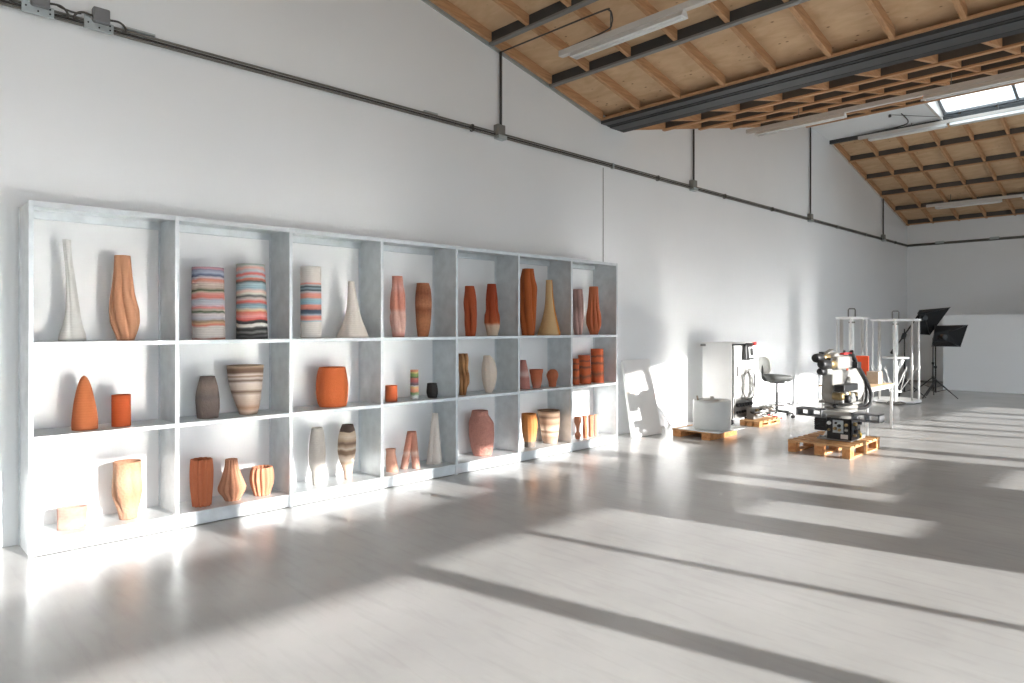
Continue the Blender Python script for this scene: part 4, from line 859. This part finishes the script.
# ------------------------------------------------------------------ tall printer frames
def frame(cx, cy, r, h, label, mirror=1, shelf_z=0.87):
    t = thing('printer_frame', (cx, cy, 0), label, 'machine', 'tall white printer frames')
    hexa = lambda rr, z, ph=0.26: [(cx+rr*cos(2*PI*j/8+ph), cy+rr*sin(2*PI*j/8+ph), z) for j in range(8)]
    MB().rings([hexa(r*1.04, 0.02), hexa(r*1.04, 0.07)], smooth=False).build('base_plate', 'white', t, 0.004)
    for k in range(3):
        a = 2*PI*k/3+0.3; MB().cyl((cx+r*0.8*cos(a), cy+r*0.8*sin(a), 0.0), (cx+r*0.8*cos(a), cy+r*0.8*sin(a), 0.02), 0.03, n=12).build('foot', 'black', t)
    MB().rings([hexa(r*1.03, h-0.045), hexa(r*1.03, h)], smooth=False).build('top_plate', 'white', t, 0.004)
    for j in range(8):
        a = 2*PI*j/8+0.26; c = (cx+r*0.93*cos(a), cy+r*0.93*sin(a))
        MB().tube([(c[0], c[1], 0.07), (c[0], c[1], h-0.045)], 0.017, 10).build('upright', 'alu' if j % 2 else 'white', t)
        MB().box(c[0]-0.022, c[0]+0.022, c[1]-0.022, c[1]+0.022, 0.68-0.03*j % 0.05, 0.73).build('carriage', 'white', t, 0.003)
    m = MB(); m.lathe((cx, cy, 0), [(0.045, shelf_z), (0.05, h-0.5), (0.05, h-0.10), (0.03, h-0.06), (0.03, h-0.045)], 20); m.build('clay_tube', 'film', t)
    m = MB(); m.lathe((cx, cy, 0), [(0.056, h-0.12), (0.056, h-0.09)], 20); m.build('tube_collar', 'conduit', t)
    pts = [(cx-0.065*SN2, cy-0.065*CS2, h), (cx-0.065*SN2, cy-0.065*CS2, h+0.13), (cx-0.05*SN2, cy-0.05*CS2, h+0.155), (cx+0.05*SN2, cy+0.05*CS2, h+0.155), (cx+0.065*SN2, cy+0.065*CS2, h+0.13), (cx+0.065*SN2, cy+0.065*CS2, h)]
    MB().tube(pts, 0.013, 8).build('handle', 'steel_edge', t)
    MB().rings([hexa(r*0.55, shelf_z), hexa(r*0.55, shelf_z+0.035)], smooth=False).build('platform', 'white', t, 0.003)
    m = MB(); m.bar((cx, cy, shelf_z-0.3), (cx+0.14*SN2, cy+0.14*CS2, shelf_z-0.02), 0.06, 0.06); m.bar((cx, cy, 0.07), (cx, cy, shelf_z), 0.07, 0.07); m.build('bracket', 'white', t, 0.004)
    for k in range(6):
        a = 2*PI*k/6+0.26
        MB().tube([(cx+r*0.88*cos(a), cy+r*0.88*sin(a), 0.70), (cx+0.10*cos(a+0.5), cy+0.10*sin(a+0.5), 0.22)], 0.008, 6).build('rod', 'white', t)
    m = MB(); m.lathe((cx, cy, 0.2), [(0.11, 0), (0.11, 0.03)], 18); m.build('effector', 'white', t)
    return t
SN2, CS2 = CS, SN     # image-lateral direction on the floor
frame(0.94, 13.6, 0.27, 1.69, 'narrow tall white printer frame directly behind the robot arm')
frame(1.30, 14.95, 0.43, 1.66, 'wide tall white printer frame nearest the black softboxes')
m = MB(); pts = [(1.45+0.16*cos(1.9*j)*(0.5+0.05*j), 14.45+0.16*sin(1.9*j)*(0.5+0.05*j), 0.02+0.015*(j % 3)) for j in range(14)]
tag(m.tube(spline(pts, 5), 0.014, 6).build('hose', 'conduit'), 'grey hose coiled on the floor at the foot of the wide printer frame', 'hose')

# ------------------------------------------------------------------ softboxes on stands
def light_stand(x, y, h, label, r=0.42, ph=0.4):
    t = thing('light_stand', (x, y, 0), label, 'stand', 'black light stands')
    m = MB(); m.tube([(x, y, 0.12), (x, y, h*0.55)], 0.018, 8); m.build('lower_pole', 'black', t)
    m = MB(); m.tube([(x, y, h*0.5), (x, y, h)], 0.013, 8); m.build('upper_pole', 'black', t)
    MB().cyl((x, y, h*0.53), (x, y, h*0.57), 0.028, n=12).build('collar', 'black', t)
    MB().cyl((x, y, 0.34), (x, y, 0.40), 0.028, n=12).build('hub', 'black', t)
    for k in range(3):
        a = ph+2*PI*k/3; e = Vector((x+r*cos(a), y+r*sin(a), 0.014))
        MB().bar(Vector((x, y, 0.38)), e, 0.022, 0.018).build('leg', 'black', t)
        MB().bar(Vector((x, y, 0.13)), Vector((x, y, 0.38))*0.5+e*0.5, 0.014, 0.012).build('brace', 'black', t)
    return t
def softbox(front, back_c, bw, bh, label, lat):
    t = thing('softbox', tuple(back_c), label, 'softbox', 'black softboxes')
    F = [Vector(p) for p in front]; c = Vector(back_c); l = Vector(lat)
    Bk = [c-l*bw+Vector((0, 0, bh)), c+l*bw+Vector((0, 0, bh)), c+l*bw-Vector((0, 0, bh)), c-l*bw-Vector((0, 0, bh))]
    n = (F[1]-F[0]).cross(F[3]-F[0]).normalized(); n = n if n.y > 0 else -n
    rim = [p+n*0.04 for p in F]
    m = MB(); m.rings([Bk, F, rim], cap0=True, cap1=False, smooth=False); m.build('shell', 'blackfab', t)
    m = MB(); m.quad([p+n*0.03 for p in F]); m.build('diffuser', 'lampwhite', t)
    for p, q in zip(Bk, F): MB().tube([p, q], 0.008, 6).build('rib', 'black', t)
    v = Vector((-lat[1], lat[0], 0)); v = v if v.y > 0 else -v
    m = MB(); m.cyl(c, c-v*0.14, 0.055, 0.05, 16); m.build('lamp_head', 'black', t)
    return t
LAT = Vector((CS, SN, 0))
s1y, s2y = 16.7, 16.3
ys_ = 15.6
pA = on_y(935.5, 340, 16.35)
st2 = light_stand(pA.x, 16.35, 1.2, 'black tripod stand carrying the lower softbox', 0.40, 0.15)
pB = on_y(933, 340, 17.35)
light_stand(pB.x, 17.35, 1.25, 'black tripod stand just behind the lower softbox', 0.42, 0.8)
pC = on_y(904.5, 340, 16.0)
st1 = light_stand(pC.x, 16.0, 1.46, 'black stand with tilted boom behind the wide printer frame', 0.40, 0.5)
a_, b_ = on_y(894, 349.5, 16.0), on_y(918.5, 315, 16.0)
MB().tube([a_, b_], 0.017, 8).build('boom', 'black', st1); MB().cyl(on_y(903.2, 338, 15.97), on_y(904.6, 334, 16.03), 0.045, n=12).build('boom_clamp', 'black', st1)
MB().tube([a_, a_+(a_-b_)*0.12], 0.03, 10).build('counterweight', 'black', st1)
softbox([on_y(919.5, 310, 16.25), on_y(950.4, 307.3, 16.5), on_y(930, 335, 16.5), on_y(918.5, 334.4, 16.25)], on_y(921.5, 318, 15.98), 0.08, 0.09, 'upper black softbox on the tilted boom arm', LAT)
softbox([on_y(935, 325.6, 16.45), on_y(968, 325, 16.6), on_y(960.5, 346.8, 16.6), on_y(931.5, 346.4, 16.45)], on_y(941, 337, 16.15), 0.14, 0.09, 'lower black softbox on its own tripod stand', LAT)

# ------------------------------------------------------------------ light, world, camera
KZ, KY = 0.25, 0.222
sd = Vector((-1, -KY, -KZ)).normalized()
sl = bpy.data.lights.new('sun', 'SUN'); sl.energy = 9.0; sl.angle = math.radians(0.55); sl.color = (1.0, 0.975, 0.94)
so = bpy.data.objects.new('sun', sl); COL.objects.link(so); so.rotation_euler = sd.to_track_quat('-Z', 'Y').to_euler(); so.location = (30, 12, 10)
w = bpy.data.worlds.new('sky'); SC.world = w; w.use_nodes = True
bg = w.node_tree.nodes['Background']; bg.inputs[0].default_value = (0.75, 0.88, 1.0, 1); bg.inputs[1].default_value = 2.4
def portal(x, y, z, sx, sy, rot):
    a = bpy.data.lights.new('daylight_portal', 'AREA'); a.shape = 'RECTANGLE'; a.size = sx; a.size_y = sy; a.cycles.is_portal = True
    o = bpy.data.objects.new('daylight_portal', a); COL.objects.link(o); o.location = (x, y, z); o.rotation_euler = rot
portal(W+0.12, 6.7, 1.85, 20.6, 3.7, (PI/2, 0, PI/2))
portal(6.0, 14.5, 5.95, 8.0, 1.1, (0, 0, 0)); portal(6.0, 0.4, 6.02, 8.0, 1.1, (0, 0, 0))
cam = bpy.data.cameras.new('camera'); cam.sensor_width = 36; cam.lens = FPX/1024*36; cam.clip_end = 200
cam.shift_y = (HV-341.5)/1024*-1*-1
co = bpy.data.objects.new('camera', cam); COL.objects.link(co); co.location = (CX, CY, CZ); co.rotation_euler = (PI/2, 0, YAW)
SC.camera = co
SC.view_settings.view_transform = 'Standard'; SC.view_settings.look = 'None'; SC.view_settings.exposure = 0.43; SC.view_settings.gamma = 1.0; SC.view_settings.use_curve_mapping = False
cy = SC.cycles
cy.use_denoising = True; cy.max_bounces = 12; cy.diffuse_bounces = 8; cy.glossy_bounces = 5; cy.transparent_max_bounces = 8
cy.caustics_reflective = True; cy.caustics_refractive = False; cy.blur_glossy = 0.0; cy.sample_clamp_indirect = 0.0

for o in bpy.data.objects:
    if '_o' in o: del o['_o']
